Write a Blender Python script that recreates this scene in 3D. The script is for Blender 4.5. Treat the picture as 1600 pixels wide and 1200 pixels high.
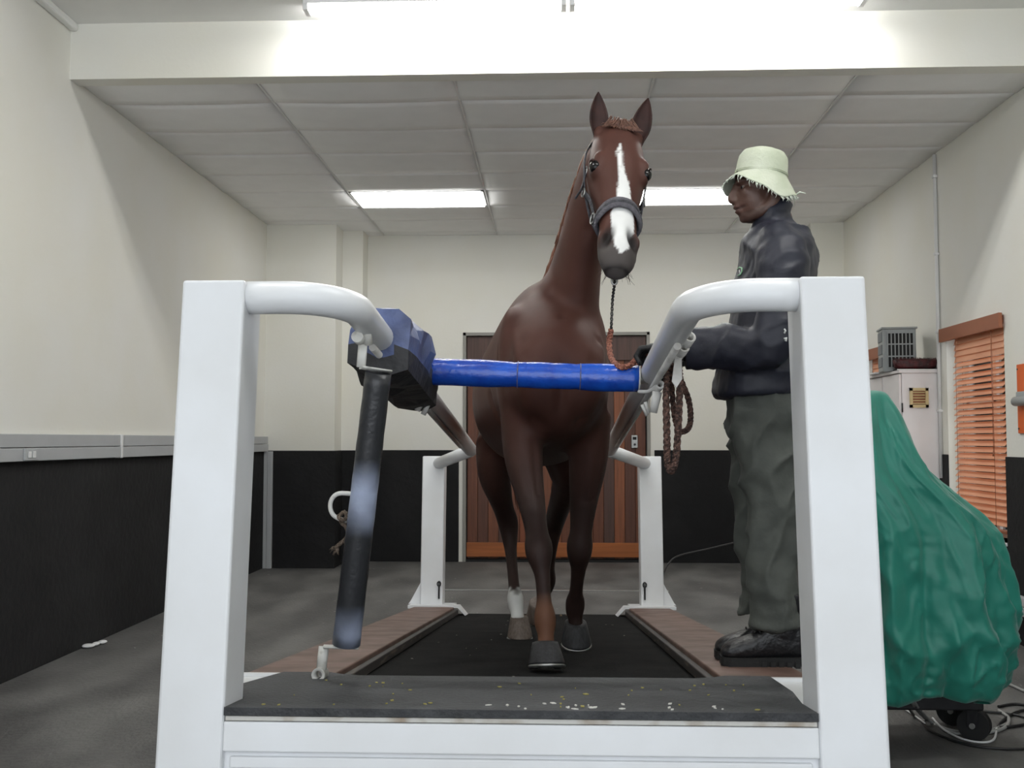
import bpy, bmesh, math, random
import numpy as np
from mathutils import Vector, Matrix, noise as mnoise

random.seed(7)
for _o in list(bpy.data.objects):
    bpy.data.objects.remove(_o)
SC = bpy.context.scene
COL = SC.collection
PI = math.pi

# ------------------------------------------------------------------ camera, sky, exposure
CAM_Z = 1.29
YAW, PITCH, FPX = 0.040, 0.0544, 1600.0
cam_data = bpy.data.cameras.new('camera')
cam_data.sensor_width = 36.0
cam_data.lens = 36.0 * FPX / 1600.0
cam_data.clip_start = 0.05
cam = bpy.data.objects.new('camera', cam_data)
COL.objects.link(cam)
cam.location = (0, 0, CAM_Z)
cam.rotation_euler = (PI / 2 + PITCH, 0, YAW)
SC.camera = cam

world = bpy.data.worlds.new('overcast_daylight')
SC.world = world
world.use_nodes = True
_bg = world.node_tree.nodes['Background']
_bg.inputs[0].default_value = (0.90, 0.95, 1.0, 1)
_bg.inputs[1].default_value = 2.35
SC.view_settings.view_transform = 'Standard'
SC.view_settings.look = 'None'
SC.view_settings.gamma = 1.0
SC.view_settings.use_curve_mapping = False
SC.view_settings.exposure = 0.28
try:
    SC.cycles.use_denoising = True
    SC.cycles.max_bounces = 12
    SC.cycles.diffuse_bounces = 8
    SC.cycles.caustics_reflective = False
    SC.cycles.caustics_refractive = False
    SC.cycles.sample_clamp_indirect = 4.0
except Exception:
    pass

_ROT = Matrix.Rotation(YAW, 3, 'Z') @ Matrix.Rotation(PI / 2 + PITCH, 3, 'X')

def at(px, py, Y):
    """World point at depth Y that a measured photo pixel (1600x1200) shows."""
    d = _ROT @ Vector(((px - 800) / FPX, -(py - 600) / FPX, -1.0))
    k = Y / d.y
    return Vector((d.x * k, Y, CAM_Z + d.z * k))

# ------------------------------------------------------------------ materials
def _nodes(name):
    m = bpy.data.materials.new(name)
    m.use_nodes = True
    nt = m.node_tree
    return m, nt, nt.nodes['Principled BSDF']

def lin(c):
    return tuple(((v / 255) / 12.92 if v / 255 <= 0.04045 else ((v / 255 + 0.055) / 1.055) ** 2.4) for v in c)

def mat(name, rgb, rough=0.6, metal=0.0, var=0.12, scale=6.0, bump=0.0, bscale=60.0, stretch=(1, 1, 1),
        spec=0.5, rgb2=None, lo=0.35, hi=0.65, sheen=0.0, rvar=0.0, trans=0.0, coords='Object', vnoise=None):
    """Procedural principled material: noise-blended colour, noise bump. rgb in sRGB 0-255."""
    m, nt, b = _nodes(name)
    c1 = lin(rgb)
    c2 = lin(rgb2) if rgb2 else tuple(v * (1 - var) for v in c1)
    tc = nt.nodes.new('ShaderNodeTexCoord')
    mp = nt.nodes.new('ShaderNodeMapping')
    mp.inputs['Scale'].default_value = stretch
    nt.links.new(tc.outputs[coords], mp.inputs[0])
    n = nt.nodes.new('ShaderNodeTexNoise')
    n.inputs['Scale'].default_value = scale
    n.inputs['Detail'].default_value = 5
    nt.links.new(mp.outputs[0], n.inputs['Vector'])
    r = nt.nodes.new('ShaderNodeValToRGB')
    r.color_ramp.elements[0].position = lo
    r.color_ramp.elements[1].position = hi
    r.color_ramp.elements[0].color = (*c1, 1)
    r.color_ramp.elements[1].color = (*c2, 1)
    nt.links.new(n.outputs['Fac'], r.inputs[0])
    nt.links.new(r.outputs[0], b.inputs['Base Color'])
    b.inputs['Roughness'].default_value = rough
    b.inputs['Metallic'].default_value = metal
    b.inputs['Specular IOR Level'].default_value = spec
    if sheen:
        b.inputs['Sheen Weight'].default_value = sheen
    if trans:
        b.inputs['Transmission Weight'].default_value = trans
    if rvar:
        mr = nt.nodes.new('ShaderNodeMapRange')
        mr.inputs['To Min'].default_value = max(0.02, rough - rvar)
        mr.inputs['To Max'].default_value = min(1, rough + rvar)
        nt.links.new(n.outputs['Fac'], mr.inputs[0])
        nt.links.new(mr.outputs[0], b.inputs['Roughness'])
    if bump:
        n2 = nt.nodes.new('ShaderNodeTexNoise')
        n2.inputs['Scale'].default_value = bscale
        n2.inputs['Detail'].default_value = 4
        nt.links.new(mp.outputs[0], n2.inputs['Vector'])
        bp = nt.nodes.new('ShaderNodeBump')
        bp.inputs['Strength'].default_value = bump
        bp.inputs['Distance'].default_value = 0.02
        nt.links.new(n2.outputs['Fac'], bp.inputs['Height'])
        nt.links.new(bp.outputs[0], b.inputs['Normal'])
    return m

def mat_attr(name, rough=0.5, bump=0.0, bscale=80.0, var=0.18, scale=9.0, spec=0.5, sheen=0.0):
    """Colour from the mesh's 'Coat' colour attribute, broken up with noise."""
    m, nt, b = _nodes(name)
    a = nt.nodes.new('ShaderNodeAttribute')
    a.attribute_name = 'Coat'
    tc = nt.nodes.new('ShaderNodeTexCoord')
    n = nt.nodes.new('ShaderNodeTexNoise')
    n.inputs['Scale'].default_value = scale
    n.inputs['Detail'].default_value = 6
    nt.links.new(tc.outputs['Object'], n.inputs['Vector'])
    mr = nt.nodes.new('ShaderNodeMapRange')
    mr.inputs['To Min'].default_value = 1 - var
    mr.inputs['To Max'].default_value = 1 + var
    nt.links.new(n.outputs['Fac'], mr.inputs[0])
    vm = nt.nodes.new('ShaderNodeVectorMath')
    vm.operation = 'SCALE'
    nt.links.new(a.outputs['Color'], vm.inputs[0])
    nt.links.new(mr.outputs[0], vm.inputs['Scale'])
    nt.links.new(vm.outputs[0], b.inputs['Base Color'])
    b.inputs['Roughness'].default_value = rough
    b.inputs['Specular IOR Level'].default_value = spec
    if sheen:
        b.inputs['Sheen Weight'].default_value = sheen
        b.inputs['Sheen Roughness'].default_value = 0.4
    if bump:
        n2 = nt.nodes.new('ShaderNodeTexNoise')
        n2.inputs['Scale'].default_value = bscale
        nt.links.new(tc.outputs['Object'], n2.inputs['Vector'])
        bp = nt.nodes.new('ShaderNodeBump')
        bp.inputs['Strength'].default_value = bump
        bp.inputs['Distance'].default_value = 0.01
        nt.links.new(n2.outputs['Fac'], bp.inputs['Height'])
        nt.links.new(bp.outputs[0], b.inputs['Normal'])
    return m

def mat_emit(name, rgb, strength):
    m, nt, b = _nodes(name)
    b.inputs['Base Color'].default_value = (0.9, 0.9, 0.9, 1)
    b.inputs['Emission Color'].default_value = (*lin(rgb), 1)
    b.inputs['Emission Strength'].default_value = strength
    return m

M = {}
M['cream'] = mat('cream_wall_paint', (229, 228, 222), 0.75, var=0.05, scale=1.6, bump=0.05, bscale=40, rgb2=(227, 225, 215))
M['black_rubber'] = mat('black_dado_rubber', (27, 27, 28), 0.75, var=0.35, scale=2.2, bump=0.25, bscale=22, rgb2=(36, 36, 37), spec=0.25, lo=0.45, hi=0.75)
M['floor'] = mat('dark_rubber_floor', (80, 79, 78), 0.62, var=0.2, scale=2.6, bump=0.35, bscale=55, rgb2=(110, 109, 107), lo=0.40, hi=0.68, stretch=(1, 0.5, 1), rvar=0.12, spec=0.4)
M['tile'] = mat('ceiling_tile', (246, 246, 246), 0.9, var=0.03, scale=5, bump=0.05, bscale=160)
M['plaster'] = mat('upper_ceiling_plaster', (232, 232, 230), 0.85, var=0.04, scale=3, bump=0.05)
M['grid'] = mat('ceiling_grid_metal', (226, 226, 225), 0.6, var=0.05)
M['void'] = mat('ceiling_void_dark', (46, 44, 40), 0.9, var=0.2)
M['white_paint'] = mat('white_enamel_paint', (226, 228, 231), 0.32, var=0.04, scale=3, bump=0.03, bscale=18, rgb2=(218, 219, 220))
M['worn_paint'] = mat('worn_grey_white_paint', (196, 195, 192), 0.4, var=0.2, scale=9, bump=0.08, bscale=70, rgb2=(160, 156, 150), lo=0.5, hi=0.72)
M['trunk'] = mat('grey_pvc_trunking', (176, 178, 180), 0.5, var=0.05)
M['pvc_white'] = mat('white_pvc', (226, 226, 226), 0.45, var=0.04)
M['brown_board'] = mat('brown_side_board', (104, 80, 70), 0.55, var=0.3, scale=7, bump=0.06, bscale=80, rgb2=(88, 66, 57), rvar=0.15)
M['belt'] = mat('black_belt', (18, 18, 18), 0.85, var=0.3, scale=8, bump=0.35, bscale=140, rgb2=(27, 27, 27), spec=0.08)
M['mat'] = mat('grey_black_rubber_mat', (50, 51, 53), 0.65, var=0.3, scale=12, bump=0.4, bscale=90, rgb2=(70, 71, 73), rvar=0.15, spec=0.25)
M['blue'] = mat('blue_vinyl', (26, 84, 190), 0.25, var=0.25, scale=14, bump=0.2, bscale=30, rgb2=(22, 62, 160), spec=0.6)
M['tarp'] = mat('navy_tarpaulin_lit', (88, 102, 146), 0.42, var=0.4, scale=9, bump=0.5, bscale=16, rgb2=(58, 68, 104))
M['tarp_dark'] = mat('black_tarpaulin_shaded', (36, 36, 39), 0.6, var=0.25, scale=9, bump=0.3, bscale=30)
M['black_vinyl'] = mat('black_vinyl', (34, 35, 38), 0.42, var=0.25, scale=7, bump=0.25, bscale=34, stretch=(1, 1, 4), spec=0.6)
M['steel'] = mat('dull_steel', (172, 172, 170), 0.35, metal=0.85, var=0.15, scale=30)
M['dark_steel'] = mat('dark_steel', (52, 52, 54), 0.4, metal=0.6, var=0.2, scale=30)
M['white_metal'] = mat('chipped_white_bracket', (206, 205, 200), 0.45, var=0.2, scale=40, rgb2=(150, 146, 138), lo=0.55, hi=0.8)
M['green'] = mat('green_cover_cloth', (26, 122, 106), 0.5, var=0.12, scale=4, bump=0.2, bscale=9, sheen=0.2, rgb2=(20, 112, 96))
M['orange'] = mat('orange_board', (214, 98, 40), 0.5, var=0.08)
M['wood_blind'] = mat('blind_wood', (218, 160, 126), 0.45, var=0.12, scale=14, stretch=(1, 0.15, 1), rgb2=(204, 142, 108))
M['wood_blind_dark'] = mat('blind_wood_dark', (150, 92, 64), 0.5, var=0.15, scale=14, stretch=(1, 0.15, 1))
M['cabinet'] = mat('cabinet_white', (226, 222, 222), 0.45, var=0.04)
M['beige'] = mat('beige_plastic', (206, 186, 140), 0.5, var=0.08)
M['grey_plastic'] = mat('grey_plastic', (158, 162, 162), 0.5, var=0.06)
M['dark'] = mat('near_black', (18, 18, 18), 0.7, var=0.2)
M['dark_red'] = mat('dark_red_plastic', (84, 22, 26), 0.5, var=0.25, scale=20, bump=0.4, bscale=60, rgb2=(44, 18, 20))
M['paper'] = mat('paper', (224, 224, 224), 0.8, var=0.08)
M['rope'] = mat('brown_braided_rope', (112, 84, 74), 0.9, var=0.5, scale=90, bump=0.8, bscale=160, rgb2=(60, 44, 40), lo=0.42, hi=0.58)
M['copper_rope'] = mat('tan_braided_rope', (172, 112, 92), 0.85, var=0.5, scale=90, bump=0.8, bscale=160, rgb2=(120, 70, 56), lo=0.42, hi=0.58)
M['cable_grey'] = mat('grey_cable', (150, 150, 148), 0.5)
M['cable_black'] = mat('black_cable', (24, 24, 25), 0.5)
def mat_glass(name):
    """Thin window pane: clear with a faint reflection."""
    m, nt, b = _nodes(name)
    nt.nodes.remove(b)
    tr = nt.nodes.new('ShaderNodeBsdfTransparent'); tr.inputs[0].default_value = (0.95, 0.98, 0.97, 1)
    gl = nt.nodes.new('ShaderNodeBsdfGlossy'); gl.inputs['Roughness'].default_value = 0.02
    fr = nt.nodes.new('ShaderNodeFresnel'); fr.inputs[0].default_value = 1.3
    mx = nt.nodes.new('ShaderNodeMixShader')
    nt.links.new(fr.outputs[0], mx.inputs[0]); nt.links.new(tr.outputs[0], mx.inputs[1]); nt.links.new(gl.outputs[0], mx.inputs[2])
    nt.links.new(mx.outputs[0], nt.nodes['Material Output'].inputs[0])
    return m
M['glass'] = mat_glass('window_glass')

# ------------------------------------------------------------------ mesh helpers
def mesh_from(verts, faces, name='m', smooth=False):
    me = bpy.data.meshes.new(name)
    me.from_pydata([tuple(v) for v in verts], [], faces)
    me.validate()
    bm = bmesh.new(); bm.from_mesh(me)
    bmesh.ops.recalc_face_normals(bm, faces=bm.faces)
    bm.to_mesh(me); bm.free()
    if smooth:
        me.polygons.foreach_set('use_smooth', [True] * len(me.polygons))
    return me

class MB:
    """Collects pieces of ONE part."""
    def __init__(s):
        s.v = []; s.f = []; s.sm = []
    def add(s, verts, faces, smooth=False):
        k = len(s.v)
        s.v += [tuple(v) for v in verts]
        s.f += [tuple(i + k for i in f) for f in faces]
        s.sm += [smooth] * len(faces)
        return s
    def box(s, x0, x1, y0, y1, z0, z1, bev=0.0, xf=None):
        if bev > 0:
            bm = bmesh.new()
            bmesh.ops.create_cube(bm, size=1)
            for v in bm.verts:
                v.co = Vector(((x0 + x1) / 2 + v.co.x * (x1 - x0), (y0 + y1) / 2 + v.co.y * (y1 - y0), (z0 + z1) / 2 + v.co.z * (z1 - z0)))
            bmesh.ops.bevel(bm, geom=bm.edges[:], offset=bev, segments=3, affect='EDGES', profile=0.5)
            bm.verts.index_update()
            vs = [v.co.copy() for v in bm.verts]
            fs = [tuple(v.index for v in f.verts) for f in bm.faces]
            bm.free()
        else:
            vs = [Vector((x, y, z)) for z in (z0, z1) for y in (y0, y1) for x in (x0, x1)]
            fs = [(0, 2, 3, 1), (4, 5, 7, 6), (0, 1, 5, 4), (2, 6, 7, 3), (0, 4, 6, 2), (1, 3, 7, 5)]
        if xf is not None:
            vs = [xf @ v for v in vs]
        return s.add(vs, fs)
    def prism(s, poly, h, xf=None, smooth=False):
        """poly: 2D (x,y) outline, extruded 0..h along z."""
        n = len(poly)
        vs = [Vector((p[0], p[1], 0)) for p in poly] + [Vector((p[0], p[1], h)) for p in poly]
        if xf is not None:
            vs = [xf @ v for v in vs]
        fs = [tuple(range(n))[::-1], tuple(range(n, 2 * n))] + [(i, (i + 1) % n, n + (i + 1) % n, n + i) for i in range(n)]
        return s.add(vs, fs, smooth)
    def tube(s, pts, r, seg=14, caps=True, flat=None, up=None, closed=False):
        pts = [Vector(p) for p in pts]
        n = len(pts)
        rs = r if isinstance(r, (list, tuple)) else [r] * n
        tang = []
        for i in range(n):
            if closed:
                t = pts[(i + 1) % n] - pts[i - 1]
            else:
                t = pts[min(i + 1, n - 1)] - pts[max(i - 1, 0)]
            tang.append(t.normalized())
        ref = Vector(up) if up is not None else (Vector((0, 0, 1)) if abs(tang[0].z) < 0.9 else Vector((1, 0, 0)))
        vs, fs = [], []
        u = ref - ref.dot(tang[0]) * tang[0]; u.normalize()
        for i in range(n):
            if up is not None:
                u = ref - ref.dot(tang[i]) * tang[i]
            else:
                u = u - u.dot(tang[i]) * tang[i]
            u.normalize()
            w = tang[i].cross(u)
            fa, fb = flat if flat else (1, 1)
            for k in range(seg):
                a = 2 * PI * k / seg
                vs.append(pts[i] + rs[i] * (math.cos(a) * fa * u + math.sin(a) * fb * w))
        m = n if closed else n - 1
        for i in range(m):
            j = (i + 1) % n
            for k in range(seg):
                k2 = (k + 1) % seg
                fs.append((i * seg + k, i * seg + k2, j * seg + k2, j * seg + k))
        s.add(vs, fs, True)
        if caps and not closed:
            k0 = len(s.v) - len(vs)
            s.f.append(tuple(k0 + k for k in range(seg))[::-1]); s.sm.append(False)
            s.f.append(tuple(k0 + (n - 1) * seg + k for k in range(seg))); s.sm.append(False)
        return s
    def loft(s, rings, cap=True, closed_ring=True, smooth=True):
        n = len(rings[0])
        vs = [v for r in rings for v in r]
        fs = []
        for i in range(len(rings) - 1):
            for k in range(n if closed_ring else n - 1):
                k2 = (k + 1) % n
                fs.append((i * n + k, i * n + k2, (i + 1) * n + k2, (i + 1) * n + k))
        k0 = len(s.v)
        s.add(vs, fs, smooth)
        if cap and closed_ring:
            s.f.append(tuple(k0 + k for k in range(n))[::-1]); s.sm.append(smooth)
            e = (len(rings) - 1) * n
            s.f.append(tuple(k0 + e + k for k in range(n))); s.sm.append(smooth)
        return s
    def ellipsoid(s, c, rx, ry, rz, xf=None, nu=14, nv=9):
        """xf: 3x3 with columns the three axes."""
        rings = []
        for j in range(1, nv):
            p = PI * j / nv
            ring = []
            for k in range(nu):
                a = 2 * PI * k / nu
                v = Vector((rx * math.sin(p) * math.cos(a), ry * math.sin(p) * math.sin(a), rz * math.cos(p)))
                ring.append(Vector(c) + (xf @ v if xf is not None else v))
            rings.append(ring)
        return s.loft(rings)
    def mesh(s, name='m'):
        me = bpy.data.meshes.new(name)
        me.from_pydata(s.v, [], s.f)
        me.polygons.foreach_set('use_smooth', s.sm)
        bm = bmesh.new(); bm.from_mesh(me)
        bmesh.ops.recalc_face_normals(bm, faces=bm.faces)
        bm.to_mesh(me); bm.free()
        me.update()
        return me
    def build(s, name, m, parent=None, **kw):
        return obj(name, s.mesh(name), m, parent, **kw)

def tag(o, label=None, cat=None, group=None, kind=None):
    if label: o['label'] = label
    if cat: o['category'] = cat
    if group: o['group'] = group
    if kind: o['kind'] = kind
    return o

def obj(name, me, m=None, parent=None, label=None, cat=None, group=None, kind=None):
    o = bpy.data.objects.new(name, me)
    COL.objects.link(o)
    if m is not None:
        mm = M[m] if isinstance(m, str) else m
        if len(me.materials) == 0:
            me.materials.append(mm)
    if parent is not None:
        o.parent = parent
    return tag(o, label, cat, group, kind)

def thing(name, loc=(0, 0, 0), rot=(0, 0, 0), label=None, cat=None, group=None):
    o = bpy.data.objects.new(name, None)
    COL.objects.link(o)
    o.location = loc; o.rotation_euler = rot
    o.empty_display_size = 0.1
    return tag(o, label, cat, group)

def moved(me, off):
    me.transform(Matrix.Translation(-Vector(off)))
    return me

def wobj(name, mb, m, parent, **kw):
    """Build a part given in world coordinates under a parent whose transform is a pure translation."""
    me = mb.mesh(name) if isinstance(mb, MB) else mb
    moved(me, parent.location)
    return obj(name, me, m, parent, **kw)

def remesh(mb, voxel, smooth=4, factor=0.5, disp=0.0, dscale=0.1):
    """Union of overlapping closed shells as one continuous smooth mesh."""
    me = mb.mesh('tmp')
    o = bpy.data.objects.new('tmp', me); COL.objects.link(o)
    r = o.modifiers.new('r', 'REMESH'); r.mode = 'VOXEL'; r.voxel_size = voxel; r.adaptivity = 0
    if smooth:
        sm = o.modifiers.new('s', 'SMOOTH'); sm.factor = factor; sm.iterations = smooth
    dg = bpy.context.evaluated_depsgraph_get()
    out = bpy.data.meshes.new_from_object(o.evaluated_get(dg))
    bpy.data.objects.remove(o); bpy.data.meshes.remove(me)
    if disp:
        n = len(out.vertices)
        for v in out.vertices:
            p = v.co / dscale
            v.co += v.normal * disp * (mnoise.noise(p) + 0.5 * mnoise.noise(p * 2.1))
    out.polygons.foreach_set('use_smooth', [True] * len(out.polygons))
    out.update()
    return out

def coords(me):
    a = np.empty(len(me.vertices) * 3, dtype=np.float32)
    me.vertices.foreach_get('co', a)
    return a.reshape(-1, 3).astype(np.float64)

def set_coords(me, a):
    me.vertices.foreach_set('co', a.astype(np.float32).ravel()); me.update()

def set_coat(me, rgb):
    at_ = me.color_attributes.new('Coat', 'FLOAT_COLOR', 'POINT')
    c = np.ones((len(me.vertices), 4), dtype=np.float32)
    c[:, :3] = rgb
    at_.data.foreach_set('color', c.ravel())

def interp_path(keys, n):
    """Catmull-Rom through keys (tuples of floats), n samples in total."""
    K = [np.array(k, float) for k in keys]
    out = []
    m = len(K) - 1
    for i in range(n):
        t = i / (n - 1) * m
        j = min(int(t), m - 1); f = t - j
        p0, p1, p2, p3 = K[max(j - 1, 0)], K[j], K[j + 1], K[min(j + 2, m)]
        out.append(0.5 * ((2 * p1) + (-p0 + p2) * f + (2 * p0 - 5 * p1 + 4 * p2 - p3) * f * f + (-p0 + 3 * p1 - 3 * p2 + p3) * f ** 3))
    return out

def smooth_pts(pts, n):
    return [Vector(p) for p in interp_path([tuple(p) for p in pts], n)]
# ------------------------------------------------------------------ room shell
XL, XR = -2.93, 2.95
Y_FRONT, Y_BULK, Y_BACK = -2.2, 6.0, 10.9
Z_CEIL, Z_UP = 3.49, 3.82
DADO = 1.18

f = MB().box(XL - 0.2, XR + 0.2, Y_FRONT - 0.6, Y_BACK + 0.2, -0.12, 0.0).build('floor', 'floor', label='dark grey rubber floor', kind='structure')

# left wall with its rubber dado
w = MB().box(XL - 0.2, XL, Y_FRONT, Y_BACK + 0.2, 0, 4.0).build('wall_left', 'cream', kind='structure')
MB().box(XL, XL + 0.012, Y_FRONT, 10.29, 0.0, 1.172, 0.004).build('dado_panel', 'black_rubber', w, label='black rubber dado panel')

# right wall with two window openings
W1 = (6.80, 7.78, 0.62, 2.11)     # y0, y1, z0, z1
W2 = (8.78, 9.72, 0.62, 2.11)
mb = MB()
ys = [Y_FRONT, W1[0], W1[1], W2[0], W2[1], Y_BACK + 0.2]
for i in range(5):
    if i in (1, 3):
        mb.box(XR, XR + 0.25, ys[i], ys[i + 1], 0, 0.62).box(XR, XR + 0.25, ys[i], ys[i + 1], 2.11, 4.0)
    else:
        mb.box(XR, XR + 0.25, ys[i], ys[i + 1], 0, 4.0)
w = mb.build('wall_right', 'cream', kind='structure')
for a, b in ((Y_FRONT, W1[0]), (W1[1], W2[0]), (W2[1], 10.4)):
    MB().box(XR - 0.012, XR, a, b, 0.0, DADO, 0.004).build('dado_panel', 'black_rubber', w)
for a, b in ((W1[0], W1[1]), (W2[0], W2[1])):
    MB().box(XR - 0.012, XR, a, b, 0.0, 0.62, 0.004).build('dado_panel', 'black_rubber', w)

# back wall with stepped pilasters
DX0, DX1, DZ = -0.962, 1.03, 2.437
mb = MB()
mb.box(XL, DX0, Y_BACK, Y_BACK + 0.25, 0, 4).box(DX1, XR, Y_BACK, Y_BACK + 0.25, 0, 4).box(DX0, DX1, Y_BACK, Y_BACK + 0.25, DZ, 4)
mb.box(XL, -2.21, 10.3, Y_BACK, 0, 4).box(-2.21, -1.995, 10.62, Y_BACK, 0, 4)
mb.box(2.62, XR, 10.42, Y_BACK, 0, 4)
w = mb.build('wall_back', 'cream', kind='structure')
MB().box(XL + 0.012, -2.198, 10.288, 10.3, 0, DADO, 0.004).build('dado_panel', 'black_rubber', w)
MB().box(-2.21, -2.198, 10.3, 10.62, 0, DADO, 0.004).build('dado_panel', 'black_rubber', w)
MB().box(-2.198, -1.983, 10.608, 10.62, 0, DADO, 0.004).build('dado_panel', 'black_rubber', w)
MB().box(-1.995, -1.983, 10.62, 10.9, 0, DADO, 0.004).build('dado_panel', 'black_rubber', w)
MB().box(-1.983, DX0 - 0.04, 10.888, 10.9, 0, DADO, 0.004).build('dado_panel', 'black_rubber', w)
MB().box(DX1 + 0.04, 2.62, 10.888, 10.9, 0, DADO, 0.004).build('dado_panel', 'black_rubber', w)
MB().box(2.608, XR - 0.012, 10.408, 10.42, 0, DADO, 0.004).build('dado_panel', 'black_rubber', w)

# bulkhead between the high front ceiling and the low tiled ceiling
w = MB().box(XL, XR, Y_BULK, Y_BULK + 0.12, Z_CEIL - 0.014, 4.0).build('wall_bulkhead', 'cream', kind='structure')
c = MB().box(XL - 0.2, XR + 0.2, Y_FRONT, Y_BULK, Z_UP, Z_UP + 0.2).build('ceiling', 'plaster', label='high plastered ceiling over the front of the room', kind='structure')
MB().box(XL, XL + 0.05, Y_FRONT, Y_BULK, Z_UP - 0.05, Z_UP, 0.015).build('cornice', 'plaster', c)
MB().box(XR - 0.05, XR, Y_FRONT, Y_BULK, Z_UP - 0.05, Z_UP, 0.015).build('cornice', 'plaster', c)

# low suspended ceiling: dark void above, grid and separate tiles
c = MB().box(XL, XR, Y_BULK + 0.12, Y_BACK, 3.62, 3.7).build('ceiling', 'void', label='suspended tile ceiling over the rear of the room', kind='structure')
CX = [XL, -1.82, -0.60, 0.62, 1.84, XR]
CY = [Y_BULK + 0.005, 6.52, 7.12, 7.72, 8.32, 8.92, 9.52, 10.12, 10.72, Y_BACK]
mb = MB()
for x in CX[1:-1]:
    mb.box(x - 0.007, x + 0.007, CY[0], CY[-1], Z_CEIL - 0.001, Z_CEIL + 0.03)
for y in CY[1:-1]:
    mb.box(XL, XR, y - 0.007, y + 0.007, Z_CEIL + 0.024, Z_CEIL + 0.04)
mb.build('ceiling_grid', 'grid', c)
LIGHT_CELLS = {(1, 5), (3, 5)}
rnd = random.Random(3)
def tile_mesh(w_, d_, sag, tx, ty):
    n = 6
    vs, fs = [], []
    for z in (0, 0.014):
        for j in range(n + 1):
            for i in range(n + 1):
                x, y = (i / n - 0.5), (j / n - 0.5)
                vs.append((x * w_, y * d_, z - sag * (1 - 4 * x * x) * (0.6 + 0.4 * (1 - 4 * y * y)) + tx * x + ty * y))
    k = (n + 1) ** 2
    for j in range(n):
        for i in range(n):
            a = j * (n + 1) + i
            fs.append((a, a + n + 1, a + n + 2, a + 1))
            fs.append((k + a, k + a + 1, k + a + n + 2, k + a + n + 1))
    rim = [i for i in range(n + 1)] + [j * (n + 1) + n for j in range(1, n + 1)] + [n * (n + 1) + i for i in range(n - 1, -1, -1)] + [j * (n + 1) for j in range(n - 1, 0, -1)]
    for a, b in zip(rim, rim[1:] + rim[:1]):
        fs.append((a, b, k + b, k + a))
    me = mesh_from(vs, fs, 'ceiling_tile', True)
    for p in me.polygons:
        p.use_smooth = abs(p.normal.z) > 0.5
    return me
for i in range(5):
    for j in range(9):
        if (i, j) in LIGHT_CELLS:
            continue
        w_, d_ = CX[i + 1] - CX[i] - 0.006, CY[j + 1] - CY[j] - 0.006
        front = j <= 1
        sag = rnd.uniform(0.002, 0.006) + (0.012 if front and i in (0, 1) else 0)
        o = obj('ceiling_tile', tile_mesh(w_, d_, sag, rnd.uniform(-.003, .003), -.007 + rnd.uniform(-.002, .002)), 'tile', c)
        o.location = ((CX[i] + CX[i + 1]) / 2, (CY[j] + CY[j + 1]) / 2, Z_CEIL + 0.004 + rnd.uniform(-0.001, 0.001))

# recessed ceiling panel lights
def panel_light(i, j, label):
    x0, x1, y0, y1 = CX[i] + 0.014, CX[i + 1] - 0.014, CY[j] + 0.01, CY[j + 1] - 0.01
    t = thing('ceiling_light', ((x0 + x1) / 2, (y0 + y1) / 2, Z_CEIL), label=label, cat='light', group='recessed ceiling panel lights')
    mb = MB()
    a, b = (x1 - x0) / 2, (y1 - y0) / 2
    mb.box(-a, a, -b, -b + 0.02, -0.004, 0.05).box(-a, a, b - 0.02, b, -0.004, 0.05).box(-a, -a + 0.02, -b, b, -0.004, 0.05).box(a - 0.02, a, -b, b, -0.004, 0.05)
    mb.build('frame', 'pvc_white', t)
    MB().box(-a + 0.02, a - 0.02, -b + 0.02, b - 0.02, -0.016, -0.006).build('diffuser', M['panel_glow'], t)
M['panel_glow'] = mat_emit('panel_diffuser_glow', (255, 255, 252), 9.5)
M['tube_glow'] = mat_emit('fluorescent_tube_glow', (255, 255, 252), 85.0)
panel_light(1, 5, 'bright recessed ceiling panel light left of the horse head')
panel_light(3, 5, 'bright recessed ceiling panel light behind the horse and the hat')

# batten fluorescents on the high ceiling
def batten(x0, x1, y, label):
    t = thing('batten_light', ((x0 + x1) / 2, y, Z_UP), label=label, cat='light', group='fluorescent battens on the high ceiling')
    a = (x1 - x0) / 2
    MB().box(-a, a, -0.05, 0.05, -0.05, 0.0, 0.006).build('housing', 'pvc_white', t)
    for dy in (-0.03, 0.03):
        MB().tube([(-a + 0.03, dy, -0.068), (a - 0.03, dy, -0.068)], 0.013, 10).build('tube', M['tube_glow'], t)
    for s in (-1, 1):
        MB().box(s * a - 0.03 if s > 0 else -a, s * a if s > 0 else -a + 0.03, -0.05, 0.05, -0.085, -0.048, 0.004).build('lamp_holder', 'pvc_white', t)
batten(-1.42, 0.08, 5.70, 'fluorescent batten at the top of the frame left of centre')
batten(0.10, 1.76, 5.70, 'fluorescent batten at the top of the frame right of centre')
batten(-1.75, -0.55, 2.6, 'added unseen fluorescent batten on the high ceiling above the left front post')  # this pair is out of frame, added to light the front of the room
batten(0.55, 1.75, 2.6, 'added unseen fluorescent batten on the high ceiling above the right front post')

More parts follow.
